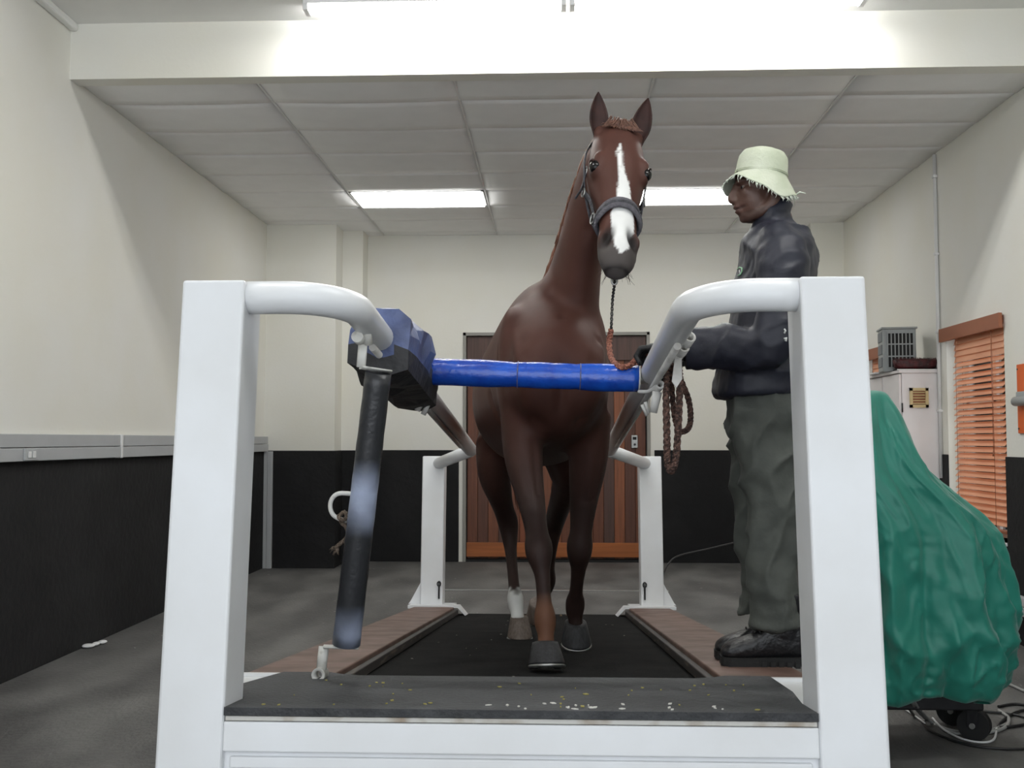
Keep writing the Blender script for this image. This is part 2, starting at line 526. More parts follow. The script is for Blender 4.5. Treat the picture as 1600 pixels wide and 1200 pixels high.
# ---------------- stable door in the back wall
d = thing('door_1', ((DX0 + DX1) / 2, Y_BACK, 0)); d['kind'] = 'structure'; d['label'] = 'double-width brown plank stable door in the back wall'
a = (DX1 - DX0) / 2
mb = MB()
mb.box(-a, -a + 0.035, -0.01, 0.2, 0, DZ, 0.004).box(a - 0.035, a, -0.01, 0.2, 0, DZ, 0.004).box(-a, a, -0.01, 0.2, DZ - 0.035, DZ, 0.004)
mb.build('door_frame', mat('door_frame_grey', (150, 148, 142), 0.6, var=0.1), d)
PLANK = [mat('plank_%d' % k, c_, 0.5, var=0.3, scale=5, stretch=(6, 1, 0.35), bump=0.15, bscale=30, rgb2=tuple(int(v * 0.8) for v in c_))
         for k, c_ in enumerate([(124, 74, 50), (98, 60, 46), (142, 84, 54), (86, 60, 52), (112, 66, 46), (134, 76, 48)])]
n = 17
pw = (2 * a - 0.09) / n
order = [4, 1, 0, 3, 4, 5, 2, 0, 2, 4, 1, 0, 4, 3, 2, 1, 4]
pm = {}
for k in range(n):
    q = order[k]
    if q not in pm:
        me = MB().box(-pw / 2 + 0.0015, pw / 2 - 0.0015, 0.06, 0.085, 0.03, DZ - 0.045, 0.003).mesh('plank')
        me.materials.append(PLANK[q]); pm[q] = me
    o = obj('plank', pm[q], None, d)
    o.location.x = -a + 0.045 + pw * (k + 0.5)
MB().box(-a + 0.04, a - 0.04, 0.03, 0.058, 0.05, 0.20, 0.004).build('bottom_rail', mat('rail_orange_wood', (170, 98, 48), 0.5, var=0.25, scale=5, stretch=(0.3, 1, 5), bump=0.1), d)
MB().box(-a + 0.04, a - 0.04, 0.03, 0.058, DZ - 0.30, DZ - 0.04, 0.004).build('top_rail', PLANK[3], d)
MB().box(-a + 0.0, a, 0.086, 0.2, 0, DZ).build('door_backing', 'dark', d)
MB().box(-a + 0.035, a - 0.035, 0.0, 0.09, 0, 0.022).build('sill', 'dark', d)
lk = MB().box(a - 0.20, a - 0.13, 0.03, 0.056, 1.20, 1.34, 0.006).build('lock_plate', 'steel', d)
MB().box(a - 0.185, a - 0.145, 0.022, 0.03, 1.29, 1.32, 0.002).build('lock_display', 'dark', lk)
MB().tube([(a - 0.165, 0.03, 1.24), (a - 0.165, -0.01, 1.24)], 0.012, 10).build('lock_knob', 'dark_steel', lk)

# ---------------- windows, blinds
def window(idx, W):
    y0, y1, z0, z1 = W
    t = thing('window_%d' % idx, (XR, (y0 + y1) / 2, z0)); t['kind'] = 'structure'
    h = z1 - z0; b = (y1 - y0) / 2
    mb = MB()
    for yy in (-b, b - 0.05, -0.025):
        mb.box(0.14, 0.19, yy, yy + 0.05, 0, h, 0.004)
    for zz in (0, h - 0.05, h * 0.62):
        mb.box(0.14, 0.19, -b, b, zz, zz + 0.05, 0.004)
    mb.build('window_frame', 'pvc_white', t)
    for (ya, yb) in ((-b + 0.05, -0.025), (0.025, b - 0.05)):
        for (za, zb) in ((0.05, h * 0.62), (h * 0.62 + 0.05, h - 0.05)):
            MB().box(0.163, 0.167, ya, yb, za, zb).build('pane', 'glass', t)
    MB().box(-0.02, 0.14, -b, b, -0.02, 0.0, 0.003).build('window_sill', 'pvc_white', t)
def blind(W, label):
    y0, y1, z0, z1 = W
    t = thing('venetian_blind', (XR, (y0 + y1) / 2, z0), label=label, cat='blind', group='wooden blinds on the right wall')
    h = z1 - z0; b = (y1 - y0) / 2
    MB().box(-0.045, -0.02, -b - 0.03, b + 0.03, h - 0.09, h + 0.01, 0.003).build('valance', 'wood_blind_dark', t)
    MB().box(-0.018, 0.04, -b + 0.01, b - 0.01, h - 0.05, h - 0.005, 0.003).build('headrail', 'wood_blind_dark', t)
    n = 30
    me = MB().box(-0.025, 0.025, -b + 0.02, b - 0.13, -0.0015, 0.0015).mesh('slat')
    me.materials.append(M['wood_blind'])
    zt, zb = h - 0.10, 0.12
    for k in range(n):
        o = obj('slat', me, None, t)
        o.location = (0.012, 0, zt + (zb - zt) * k / (n - 1))
        o.rotation_euler = (0, math.radians(-46 if k > 3 else -76), 0)
    MB().box(-0.012, 0.036, -b + 0.02, b - 0.13, 0.055, 0.075, 0.004).build('bottom_rail', 'wood_blind_dark', t)
    for yy in (-b + 0.16, b - 0.20):
        for xx in (-0.012, 0.036):
            MB().tube([(xx, yy, 0.07), (xx, yy, h - 0.06)], 0.0018, 6).build('ladder_cord', 'wood_blind_dark', t)
    MB().tube([(-0.026, -b + 0.14, 0.6), (-0.026, -b + 0.14, h - 0.06)], 0.002, 6).build('pull_cord', 'wood_blind_dark', t)
    MB().tube([(-0.026, -b + 0.14, 0.56), (-0.026, -b + 0.14, 0.6)], [0.008, 0.004], 8).build('cord_knob', 'wood_blind_dark', t)
window(1, W1); window(2, W2)
blind(W1, 'orange wooden venetian blind beside the orange board')
blind(W2, 'orange wooden venetian blind behind the grey vented device')

# ---------------- trunking
def trunking(t0, z0, z1, mk):
    pass
t = thing('cable_trunking', (XL, 8.0, 1.172), label='grey double cable trunking along the left wall above black dado', cat='trunking')
ya, yb = Y_FRONT - 8.0 + 0.2, 10.28 - 8.0
for k, (p, q) in enumerate(((ya, -3.4), (-3.398, -1.25), (-1.248, yb))):
    MB().box(0, 0.05, p, q, 0.0, 0.072, 0.004).build('lower_channel', 'trunk', t)
    MB().box(0, 0.045, p, q, 0.076, 0.150, 0.004).build('upper_channel', 'trunk', t)
MB().box(0.0, 0.054, -1.262, -1.238, -0.003, 0.153, 0.002).build('joint_cover', 'pvc_white', t)
s = MB().box(0.05, 0.062, -2.53, -2.38, 0.004, 0.07, 0.004).build('socket_plate', 'trunk', t)
MB().box(0.062, 0.068, -2.50, -2.47, 0.018, 0.054, 0.003).build('switch', 'pvc_white', s)
MB().box(0.062, 0.068, -2.45, -2.42, 0.018, 0.054, 0.003).build('switch', 'pvc_white', s)
t = thing('cable_trunking', (XL + 0.05, 10.27, 0), label='grey vertical cable trunking in the left rear corner', cat='trunking')
MB().box(-0.035, 0.0, -0.03, 0.015, 0, 1.172, 0.004).build('channel', 'trunk', t)
MB().box(0.002, 0.05, -0.03, 0.015, 0, 1.172, 0.004).build('channel', 'trunk', t)
t = thing('cable_trunking', (XR, 6.0, 0.2), label='grey skirting trunking low on the right wall', cat='trunking')
MB().box(-0.062, -0.014, -4.0, 1.0, 0.0, 0.055, 0.004).build('lower_channel', 'trunk', t)
MB().box(-0.057, -0.014, -4.0, 1.0, 0.06, 0.115, 0.004).build('upper_channel', 'trunk', t)
t = thing('wall_conduit', (XR - 0.015, 7.895, 0), label='thin white conduit running up the right wall beside the cabinet', cat='pipe')
MB().tube([(0, 0, 1.0), (0, 0, 3.48)], 0.014, 10).build('pipe', 'pvc_white', t)
for z in (1.5, 2.1, 2.7, 3.3):
    MB().box(-0.018, 0.015, -0.02, 0.02, z, z + 0.02, 0.003).build('saddle', 'pvc_white', t)

# floor joint strip and crumbs
MB().box(-0.95, 0.98, 8.83, 8.87, 0.0, 0.008, 0.002).build('floor_strip', 'steel', label='thin metal strip across the floor behind the treadmill', cat='strip')
# ------------------------------------------------------------------ treadmill (local frame: y runs down the sloping deck, z off the deck)
TX, TY, TZ, SLOPE = -0.081, 2.3585, 0.6634, 0.1085
TH = math.atan(SLOPE)
tm = thing('horse_treadmill', (TX, TY, TZ), (-TH, 0, 0), 'white steel horse treadmill with black belt, sloping up toward the viewer', 'treadmill')
TM_M = Matrix.Translation((TX, TY, TZ)) @ Matrix.Rotation(-TH, 4, 'X')
TM_I = TM_M.inverted()
def deck_z(Y, off=0.0):
    return TZ - SLOPE * (Y - TY) + off
BELT = -0.055
def belt_z(Y):
    return deck_z(Y, BELT)
def floor_local(y):
    return -(TZ / math.cos(TH) - math.tan(TH) * y) + 0.004

# base: wedge-shaped body standing on the floor
L = 4.90
for s in (-1, 1):
    poly = [(0.15, -0.03), (L, -0.03), (L, floor_local(L)), (0.15, floor_local(0.15))]
    xf = Matrix(((0, 0, s, s * 0.62 if s > 0 else -0.62), (1, 0, 0, 0), (0, 1, 0, 0), (0, 0, 0, 1)))
    MB().prism(poly, 0.20, xf).build('side_frame', 'white_paint', tm)
MB().box(-0.62, 0.62, 0.16, L - 0.1, -0.105, -0.075).build('belt_bed', 'dark', tm)

# posts
def post(name, xa, xb, ya, yb, z0, z1):
    return MB().box(xa, xb, ya, yb, z0, z1, 0.008).build(name, 'white_paint', tm)
for s in (-1, 1):
    xa, xb = sorted((s * 0.675, s * 0.830))
    post('front_post', xa, xb, 0.0, 0.15, floor_local(0.0) + 0.0, 1.026)
    post('rear_post', xa, xb, 4.70, 4.85, 0.0, 1.026)
    xa, xb = sorted((s * 0.60, s * 0.90))
    p = MB().box(xa, xb, 4.60, 4.94, -0.012, 0.012, 0.003).build('base_plate', 'white_paint', tm)
    xf = Matrix(((0, 0, 1, s * 0.83 - (0.012 if s < 0 else 0)), (1, 0, 0, 4.68), (0, 1, 0, 0.012), (0, 0, 0, 1)))
    xf2 = Matrix(((s, 0, 0, s * 0.83), (0, 0, 1, 4.74), (0, 1, 0, 0.012), (0, 0, 0, 1)))
    MB().prism([(0, 0), (0.085, 0), (0.07, 0.02), (0, 0.15)], 0.012, xf2).build('gusset', 'white_paint', tm)
    # lip that laps down over the belt edge
    xa, xb = sorted((s * 0.52, s * 0.60))
    xf3 = Matrix(((s, 0, 0, s * 0.60), (0, 0, 1, 4.58), (0, 1, 0, 0.0), (0, 0, 0, 1)))
    MB().prism([(0.02, 0.012), (-0.045, 0.012), (-0.10, -0.05), (-0.09, -0.055), (-0.04, -0.005), (0.02, -0.005)], 0.14, xf3).build('edge_lip', 'white_paint', tm)
    # latch on the rear post
    MB().tube([(s * 0.70, 4.692, 0.05), (s * 0.70, 4.692, 0.17)], 0.006, 8).build('latch_pin', 'dark_steel', tm)
    MB().tube([(s * 0.70 + 0.012 * math.cos(a), 4.688, 0.15 + 0.016 * math.sin(a)) for a in np.linspace(0, 2 * PI, 13)[:-1]], 0.004, 6, closed=True).build('latch_ring', 'dark_steel', tm)

# front cross panel between the posts: recessed sheet, raised bars
zf = floor_local(0)
MB().box(-0.675, 0.675, 0.020, 0.05, zf, -0.01).build('front_panel', 'white_paint', tm)
MB().box(-0.675, 0.675, 0.0, 0.05, -0.085, -0.018, 0.004).build('front_rail', 'white_paint', tm)
MB().box(-0.66, 0.66, 0.008, 0.03, -0.122, -0.096, 0.004).build('front_bar', 'white_paint', tm)
MB().box(-0.64, 0.64, 0.010, 0.03, zf + 0.03, -0.132, 0.003).build('lower_panel', 'white_paint', tm)
MB().box(-0.672, 0.672, 0.004, 0.05, -0.0165, -0.006, 0.001).build('rust_strip', mat('rusty_white_strip', (196, 194, 188), 0.5, var=0.3, scale=9, rgb2=(128, 104, 72), lo=0.5, hi=0.72), tm)
for s in (-1, 1):
    xa, xb = sorted((s * 0.57, s * 0.86))
    MB().box(xa, xb, 0.15, 0.745, -0.02, -0.004, 0.002).build('white_deck_plate', 'white_paint', tm)
    MB().box(xa, xb, 0.72, 0.748, -0.004, 0.006, 0.001).build('end_strip', 'white_paint', tm)
    b = MB().box(xa if s < 0 else 0.585, -0.585 if s < 0 else xb, 0.75, 4.60, -0.03, 0.0, 0.006).build('side_board', 'brown_board', tm)
    xa, xb = sorted((s * 0.560, s * 0.590))
    MB().box(xa, xb, 0.72, 4.62, -0.052, -0.018, 0.004).build('belt_guard', mat('worn_black_guard', (44, 40, 38), 0.6, var=0.5, scale=6, stretch=(8, 0.8, 8), rgb2=(110, 98, 88), lo=0.55, hi=0.75), tm)

# belt
MB().box(-0.575, 0.575, 0.30, 4.82, -0.075, BELT, 0.0).build('belt', 'belt', tm)
MB().tube([(-0.575, 4.82, -0.09), (0.575, 4.82, -0.09)], 0.035, 16).build('belt_roller', 'dark', tm)
# front rubber mat
poly = [(-0.674, -0.004), (-0.674, 0.15), (-0.77, 0.36), (-0.72, 0.70), (-0.58, 0.70), (-0.54, 0.66), (-0.48, 0.63), (0.48, 0.63), (0.54, 0.66), (0.58, 0.70), (0.71, 0.70), (0.70, 0.36), (0.674, 0.15), (0.674, -0.004)]
MB().prism(poly, 0.018, Matrix.Translation((0, 0, -0.004))).build('front_mat', 'mat', tm)

# handrails
RX, RZ, RR = 0.43, 0.992, 0.041
def rail_path(s):
    pts = [Vector((s * 0.69, 0.05, RZ)), Vector((s * 0.64, 0.05, RZ))]
    R = 0.16
    cx, cy = RX + R, 0.05 + R
    for k in range(0, 13):
        a = -PI / 2 - (PI / 2) * k / 12
        pts.append(Vector((s * (cx + R * math.cos(a)), cy + R * math.sin(a), RZ)))
    pts += [Vector((s * RX, 0.6, RZ)), Vector((s * RX, 1.6, RZ)), Vector((s * RX, 3.92, RZ))]
    return pts
for s in (-1, 1):
    h = MB().tube(rail_path(s), RR, 24).build('handrail', 'white_paint' , tm)
    MB().tube([(s * (RX), 3.91, RZ - 0.005), (s * 0.72, 4.72, RZ - 0.015)], 0.040, 20).build('rear_rail_brace', 'white_paint', h)
    # welded rod strip under the rail
    MB().tube([(s * (RX - 0.0), 0.42, RZ - RR - 0.012), (s * RX, 3.2, RZ - RR - 0.012)], 0.011, 10).build('under_rod', 'worn_paint', h)

# blue breast bar between the rails
def loc(v):
    return TM_I @ Vector(v)
BYY = 3.62
pa, pb = loc(at(655, 580, BYY)), loc(at(997, 592, BYY))
bar = thing('breast_bar'); bar.parent = tm
tag(bar, 'blue vinyl padded breast bar')
n = 40
pts = [pa.lerp(pb, k / (n - 1)) for k in range(n)]
rr = []
for k in range(n):
    x = k / (n - 1)
    r = 0.0475 + 0.0012 * math.sin(9 * x) + 0.0012 * math.sin(23 * x + 1)
    for c_ in (0.44, 0.62, 0.72):
        r -= 0.0022 * math.exp(-((x - c_) / 0.009) ** 2)
    rr.append(r)
MB().tube(pts, rr, 28).build('padding', 'blue', bar)
dirv = (pb - pa).normalized()
MB().tube([pb, pb + dirv * 0.006], 0.048, 28).build('end_cap', 'worn_paint', bar)
for x in (0.45, 0.735):
    p = pa.lerp(pb, x); q = p + dirv * 0.004
    MB().tube([p, q], 0.0475, 24).build('tape_seam', mat('worn_seam_%d' % int(x * 100), (104, 104, 112), 0.6, var=0.4, scale=50, rgb2=(30, 50, 140)), bar)
MB().tube([pb + dirv * -0.05, pb + dirv * 0.05], 0.018, 12).build('pivot', 'steel', bar)

# tarpaulin pad round the left rail: lit top and shaded underside put into navy and black faces
def pad(y0, y1, n, rad, amp, seed, blue, label):
    rings = []
    for j in range(n):
        y = y0 + (y1 - y0) * j / (n - 1)
        e = (0.45, 0.88, 1.0)[min(j, 2)] if j < n - 1 else 0.9
        if j < 2:
            y = y0 + (0.03, 0.0)[j] + 0.035 * j
        ring = []
        for k in range(14):
            a = 2 * PI * (k + 0.3) / 14
            c_, s_ = math.cos(a), math.sin(a)
            rho = (1.0 / (abs(c_) ** 5 + abs(s_) ** 5) ** 0.2) * 0.6 + 0.4
            rho *= e * (1 + amp * mnoise.noise(Vector((c_ * 1.5 + seed, s_ * 1.5, y * 7))))
            ring.append(Vector((-RX + rad * rho * c_, y, RZ - 0.006 + rad * rho * s_ * (1.0 if s_ > 0 else 1.12))))
        rings.append(ring)
    me = MB().loft(rings, smooth=False).mesh('rail_pad')
    me.materials.append(M['tarp_dark']); me.materials.append(M['tarp'])
    for p in me.polygons:
        z_ = p.center.z - RZ
        p.material_index = 1 if (z_ > -0.035 and p.center.y < y0 + blue * (y1 - y0)) else 0
    return obj('rail_pad', me, None, tm, label=label)
pad(0.50, 0.92, 8, 0.108, 0.30, 1.0, 1.1, 'navy and black tarpaulin pad wrapped round the left rail')
pad(0.84, 1.36, 7, 0.094, 0.28, 5.0, 0.0, 'black rear end of the rail pad')

# hanging black bar on the left
ta, tb_ = loc(at(591, 583, 2.80)), loc(at(541, 1006, 2.93))
hb = thing('hanging_bar'); hb.parent = tm
tag(hb, 'black vinyl padded bar hanging down from the left rail')
n = 24
pts = [ta.lerp(tb_, k / (n - 1)) for k in range(n)]
m_, nt, b_ = _nodes('black_vinyl_worn_white')
tc = nt.nodes.new('ShaderNodeTexCoord')
sep = nt.nodes.new('ShaderNodeSeparateXYZ'); nt.links.new(tc.outputs['Generated'], sep.inputs[0])
nz = nt.nodes.new('ShaderNodeTexNoise'); nz.inputs['Scale'].default_value = 5; nt.links.new(tc.outputs['Object'], nz.inputs['Vector'])
# worn, chalky patches at mid-length and at the lower end
cr = nt.nodes.new('ShaderNodeValToRGB')
cr.color_ramp.elements[0].position = 0.0; cr.color_ramp.elements[0].color = (0.9, 0.9, 0.9, 1)
cr.color_ramp.elements[1].position = 0.16; cr.color_ramp.elements[1].color = (0, 0, 0, 1)
for p_, v_ in ((0.40, 0.0), (0.50, 0.85), (0.56, 0.9), (0.68, 0.0)):
    e = cr.color_ramp.elements.new(p_); e.color = (v_, v_, v_, 1)
nt.links.new(sep.outputs['Z'], cr.inputs[0])
mul = nt.nodes.new('ShaderNodeMath'); mul.operation = 'MULTIPLY'
cr2 = nt.nodes.new('ShaderNodeValToRGB'); cr2.color_ramp.elements[0].position = 0.4; cr2.color_ramp.elements[1].position = 0.62
nt.links.new(nz.outputs['Fac'], cr2.inputs[0])
nt.links.new(cr.outputs[0], mul.inputs[0]); nt.links.new(cr2.outputs[0], mul.inputs[1])
mx = nt.nodes.new('ShaderNodeMix'); mx.data_type = 'RGBA'
mx.inputs['A'].default_value = (*lin((40, 41, 44)), 1); mx.inputs['B'].default_value = (*lin((170, 180, 205)), 1)
nt.links.new(mul.outputs[0], mx.inputs['Factor']); nt.links.new(mx.outputs['Result'], b_.inputs['Base Color'])
b_.inputs['Roughness'].default_value = 0.38
nb = nt.nodes.new('ShaderNodeTexNoise'); nb.inputs['Scale'].default_value = 40; nt.links.new(tc.outputs['Object'], nb.inputs['Vector'])
bpn = nt.nodes.new('ShaderNodeBump'); bpn.inputs['Strength'].default_value = 0.25; bpn.inputs['Distance'].default_value = 0.01
nt.links.new(nb.outputs['Fac'], bpn.inputs['Height']); nt.links.new(bpn.outputs[0], b_.inputs['Normal'])
MB().tube(pts, [0.036 + 0.004 * k / n + 0.0006 * math.sin(k * 2.3) for k in range(n)], 26).build('padding', m_, hb)
# top bracket: knob on the rail, strap down, foot across the bar end
k0 = loc(at(560, 528, 2.76))
brk = MB().tube([k0 + Vector((0.0, -0.02, 0)), k0 + Vector((0, 0.03, 0))], 0.016, 16)
brk.tube([k0 + Vector((0.02, 0.0, 0.03)), k0 + Vector((0.02, 0.03, -0.01))], 0.014, 12)
brk.build('rail_stub', 'white_metal', hb)
p1, p2, p3 = loc(at(567, 538, 2.78)), loc(at(564, 574, 2.78)), loc(at(610, 581, 2.82))
MB().tube([p1, p2], 0.010, 8, flat=(1.3, 0.35)).tube([p2, p3], 0.012, 8, flat=(0.35, 1.5)).build('bracket_strap', 'white_metal', hb)
# bottom bracket with its ring on the mat
q1, q2, q3 = loc(at(560, 1012, 2.94)), loc(at(506, 1010, 2.93)), loc(at(502, 1046, 2.92))
MB().tube([q1, q2], 0.016, 8, flat=(0.35, 1.6)).tube([q2, q3], 0.015, 8, flat=(1.0, 0.5)).build('bottom_strap', 'white_metal', hb)
q4 = loc(at(500, 1053, 2.92))
ringm = MB()
for rad, dy in ((0.016, 0.0),):
    pr = []
    for (ra, ya) in ((0.019, -0.025), (0.019, 0.03), (0.011, 0.03), (0.011, -0.025)):
        pr.append([q4 + Vector((ra * math.cos(a), ya, ra * math.sin(a))) for a in np.linspace(0, 2 * PI, 19)[:-1]])
    ringm.loft(pr + [pr[0]], cap=False)
ringm.build('pin_ring', 'white_metal', hb)
# hook halfway down the bar
hk = [at(553, 772, 2.88), at(530, 771, 2.88), at(519, 779, 2.88), at(516, 792, 2.88), at(521, 805, 2.88), at(534, 812, 2.89), at(548, 815, 2.90)]
MB().tube([loc(p) for p in smooth_pts(hk, 24)], 0.0065, 10).build('hook', 'white_metal', hb)

# brackets and hinges on the rails
def ring_tube(mb, c_, r0, r1, ax, ln):
    ax = Vector(ax).normalized()
    u = ax.orthogonal().normalized(); w = ax.cross(u)
    pr = []
    for (ra, t_) in ((r0, -ln / 2), (r0, ln / 2), (r1, ln / 2), (r1, -ln / 2)):
        pr.append([c_ + ax * t_ + ra * (math.cos(a) * u + math.sin(a) * w) for a in np.linspace(0, 2 * PI, 19)[:-1]])
    mb.loft(pr + [pr[0]], cap=False)
hg = thing('gate_hinge'); hg.parent = tm; tag(hg, 'pale double ring hinge on the right rail')
mb = MB()
ring_tube(mb, loc(at(1075, 531, 2.98)), 0.018, 0.012, (0.25, -1, 0.35), 0.035)
ring_tube(mb, loc(at(1066, 547, 3.06)), 0.017, 0.011, (0.25, -1, 0.35), 0.035)
ring_tube(mb, loc(at(1058, 558, 3.12)), 0.016, 0.010, (0.25, -1, 0.35), 0.03)
mb.build('hinge_ring', 'worn_paint', hg)
pl = [at(1055, 556, 3.1), at(1065, 558, 3.1), at(1066, 592, 3.1), at(1057, 606, 3.1), at(1050, 596, 3.1)]
pl = [loc(p) for p in pl]
me = MB().add(pl + [p + Vector((0, 0.008, 0)) for p in pl], [(0, 1, 2, 3, 4), (9, 8, 7, 6, 5)] + [(i, (i + 1) % 5, 5 + (i + 1) % 5, 5 + i) for i in range(5)]).mesh()
obj('hinge_plate', me, 'worn_paint', hg)
MB().tube([loc(at(1030, 556, 3.25)), loc(at(1062, 556, 3.1))], 0.008, 8).build('hinge_arm', 'worn_paint', hg)
lt = thing('bar_latch'); lt.parent = tm; tag(lt, 'grey latch where the blue bar meets the right rail')
mb = MB()
ring_tube(mb, loc(at(1029, 604, 3.5)), 0.016, 0.008, (0.1, -1, 0.1), 0.05)
mb.build('latch_ring', 'worn_paint', lt)
MB().tube([loc(p) for p in smooth_pts([at(998, 612, 3.58), at(1012, 612, 3.55), at(1024, 606, 3.52)], 10)], 0.007, 8).build('latch_bar', 'worn_paint', lt)
MB().tube([loc(at(1027, 612, 3.5)), loc(at(1021, 645, 3.5))], [0.014, 0.010], 10, flat=(1.2, 0.5)).build('latch_handle', 'worn_paint', lt)
MB().tube([loc(at(1008, 628, 3.55)), loc(at(1014, 646, 3.55))], 0.006, 8).tube([loc(at(1003, 632, 3.55)), loc(at(1011, 650, 3.55))], 0.006, 8).build('latch_prong', 'worn_paint', lt)
lt = thing('rail_bracket'); lt.parent = tm; tag(lt, 'short pale bracket under the left rail')
MB().tube([loc(at(663, 618, 3.72)), loc(at(652, 642, 3.72))], 0.011, 10).tube([loc(at(672, 624, 3.76)), loc(at(661, 648, 3.76))], 0.010, 10).build('bracket_prong', 'worn_paint', lt)
# ------------------------------------------------------------------ horse
HB = Vector((-0.055, 4.75, 0))
_fw = Vector((0.16, -1.5, 0)).normalized()      # forward, toward the viewer
_lt = Vector((-_fw.y, _fw.x, 0))                # to the right of the picture
def H(s, q, z):
    p = HB + _fw * s + _lt * q
    return Vector((p.x, p.y, belt_z(p.y) + z))
def ering(c_, u, v, a, b, n=24, e=2.0, egg=0.0):
    """Superellipse ring; egg > 0 widens the -v half."""
    ring = []
    for k in range(n):
        t_ = 2 * PI * k / n
        cx_, sy_ = math.cos(t_), math.sin(t_)
        x = math.copysign(abs(cx_) ** (2 / e), cx_); y = math.copysign(abs(sy_) ** (2 / e), sy_)
        ring.append(c_ + u * (a * x * (1 - egg * y)) + v * (b * y))
    return ring
UP = Vector((0, 0, 1))
hm = MB()
# trunk
rings = []
for (s_, z_, hw, hh, eg) in interp_path([
        (.83, 1.10, .05, .06, 0), (.80, 1.11, .13, .15, 0), (.72, 1.12, .195, .23, 0), (.58, 1.17, .225, .31, .05), (.42, 1.21, .235, .365, .12),
        (.22, 1.22, .265, .385, .16), (0, 1.19, .30, .36, .10), (-.22, 1.18, .315, .345, .05), (-.44, 1.235, .30, .31, 0),
        (-.60, 1.265, .285, .30, -.02), (-.74, 1.24, .245, .28, -.02), (-.84, 1.19, .16, .20, 0), (-.88, 1.17, .06, .09, 0)], 34):
    rings.append(ering(H(s_, 0, z_), _lt, UP, hw, hh, 28, 2.1, eg))
hm.loft(rings)
# neck: base to poll
PO = at(969, 200, 3.88)                          # poll
NK = [(at(880, 590, 4.44), .165, .32), (at(886, 500, 4.36), .135, .265), (at(903, 408, 4.22), .098, .195), (at(922, 320, 4.08), .082, .150),
      (at(945, 252, 3.97), .080, .118), (at(962, 215, 3.91), .074, .085)]
keys = [(*p, a, b) for p, a, b in NK]
smp = interp_path(keys, 18)
rings = []
for i, k in enumerate(smp):
    p = Vector(k[:3])
    t_ = (Vector(smp[min(i + 1, 17)][:3]) - Vector(smp[max(i - 1, 0)][:3])).normalized()
    u = _lt - _lt.dot(t_) * t_; u.normalize()
    v = t_.cross(u)          # toward the viewer side (throat) or crest
    rings.append(ering(p, u, v, k[3], k[4], 24, 2.05))
hm.loft(rings)
# muscles at breast, shoulders, rump
for q in (-1, 1):
    hm.ellipsoid(H(.74, q * .095, 1.10), .085, .10, .16)
    hm.ellipsoid(H(.52, q * .165, 1.18), .075, .16, .27)
    hm.ellipsoid(H(-.55, q * .17, 1.20), .12, .24, .25)
    hm.ellipsoid(H(-.62, q * .17, .98), .10, .17, .23)
hm.ellipsoid(H(.40, 0, 1.50), .055, .22, .10)

# head frame
MZ = at(967, 418, 3.56)
ha = (MZ - PO).normalized(); HLEN = (MZ - PO).length
_y = math.radians(9)
hn = Vector((math.sin(_y), -math.cos(_y), 0)); hn = (hn - hn.dot(ha) * ha).normalized()
hr = hn.cross(ha).normalized()
def HD(t, r, f_):
    return PO + ha * t + hr * r + hn * f_
K_ = HLEN / 0.655
HS = [(-.03, .050, -.02, -.07), (.0, .080, .008, -.10), (.06, .100, .036, -.135), (.13, .110, .053, -.165), (.20, .114, .055, -.180), (.28, .101, .050, -.172), (.35, .084, .042, -.125),
      (.42, .073, .036, -.088), (.49, .071, .033, -.074), (.55, .076, .030, -.076), (.60, .072, .018, -.076), (.635, .060, .004, -.070), (.655, .044, -.010, -.058)]
HS = [(t * K_, w_, f_, b_) for t, w_, f_, b_ in HS]
def head_sec(t):
    for i in range(len(HS) - 1):
        if HS[i][0] <= t <= HS[i + 1][0]:
            f_ = (t - HS[i][0]) / (HS[i + 1][0] - HS[i][0])
            return tuple(HS[i][k] + (HS[i + 1][k] - HS[i][k]) * f_ for k in (1, 2, 3))
    return HS[-1][1:]
rings = []
for (t_, w_, f_, b_) in interp_path(HS, 40):
    ring = []
    for k in range(28):
        a_ = 2 * PI * k / 28
        cx_, sy_ = math.cos(a_), math.sin(a_)
        x = math.copysign(abs(cx_) ** 0.86, cx_); y = math.copysign(abs(sy_) ** 0.86, sy_)
        nar = 1.0 - (0.14 * max(y, 0) + 0.30 * max(-y, 0) ** 1.5)
        ring.append(HD(t_, w_ * x * nar, (f_ + b_) / 2 + (f_ - b_) / 2 * y))
    rings.append(ring)
hm.loft(rings)
HX = Matrix((hr, ha, hn)).transposed()           # columns: lateral, along, front
for q in (-1, 1):
    hm.ellipsoid(HD(.235 * K_, q * .050, -.085), .034, .105, .085, HX)           # cheek
    hm.ellipsoid(HD(.225 * K_, q * .092, .000), .028, .044, .036, HX)            # eye socket
    hm.ellipsoid(HD(.195 * K_, q * .086, .022), .024, .038, .020, HX)            # brow
    hm.ellipsoid(HD(.330 * K_, q * .058, .000), .016, .075, .010, HX)            # facial crest
    hm.ellipsoid(HD(.540 * K_, q * .050, -.002), .030, .044, .036, HX)           # nostril wing
    hm.ellipsoid(HD(.015, q * .070, -.03), .032, .034, .030, HX)                 # ear root
hm.ellipsoid(HD(.638 * K_, 0, -.048), .046, .032, .032, HX)                      # lower lip / chin

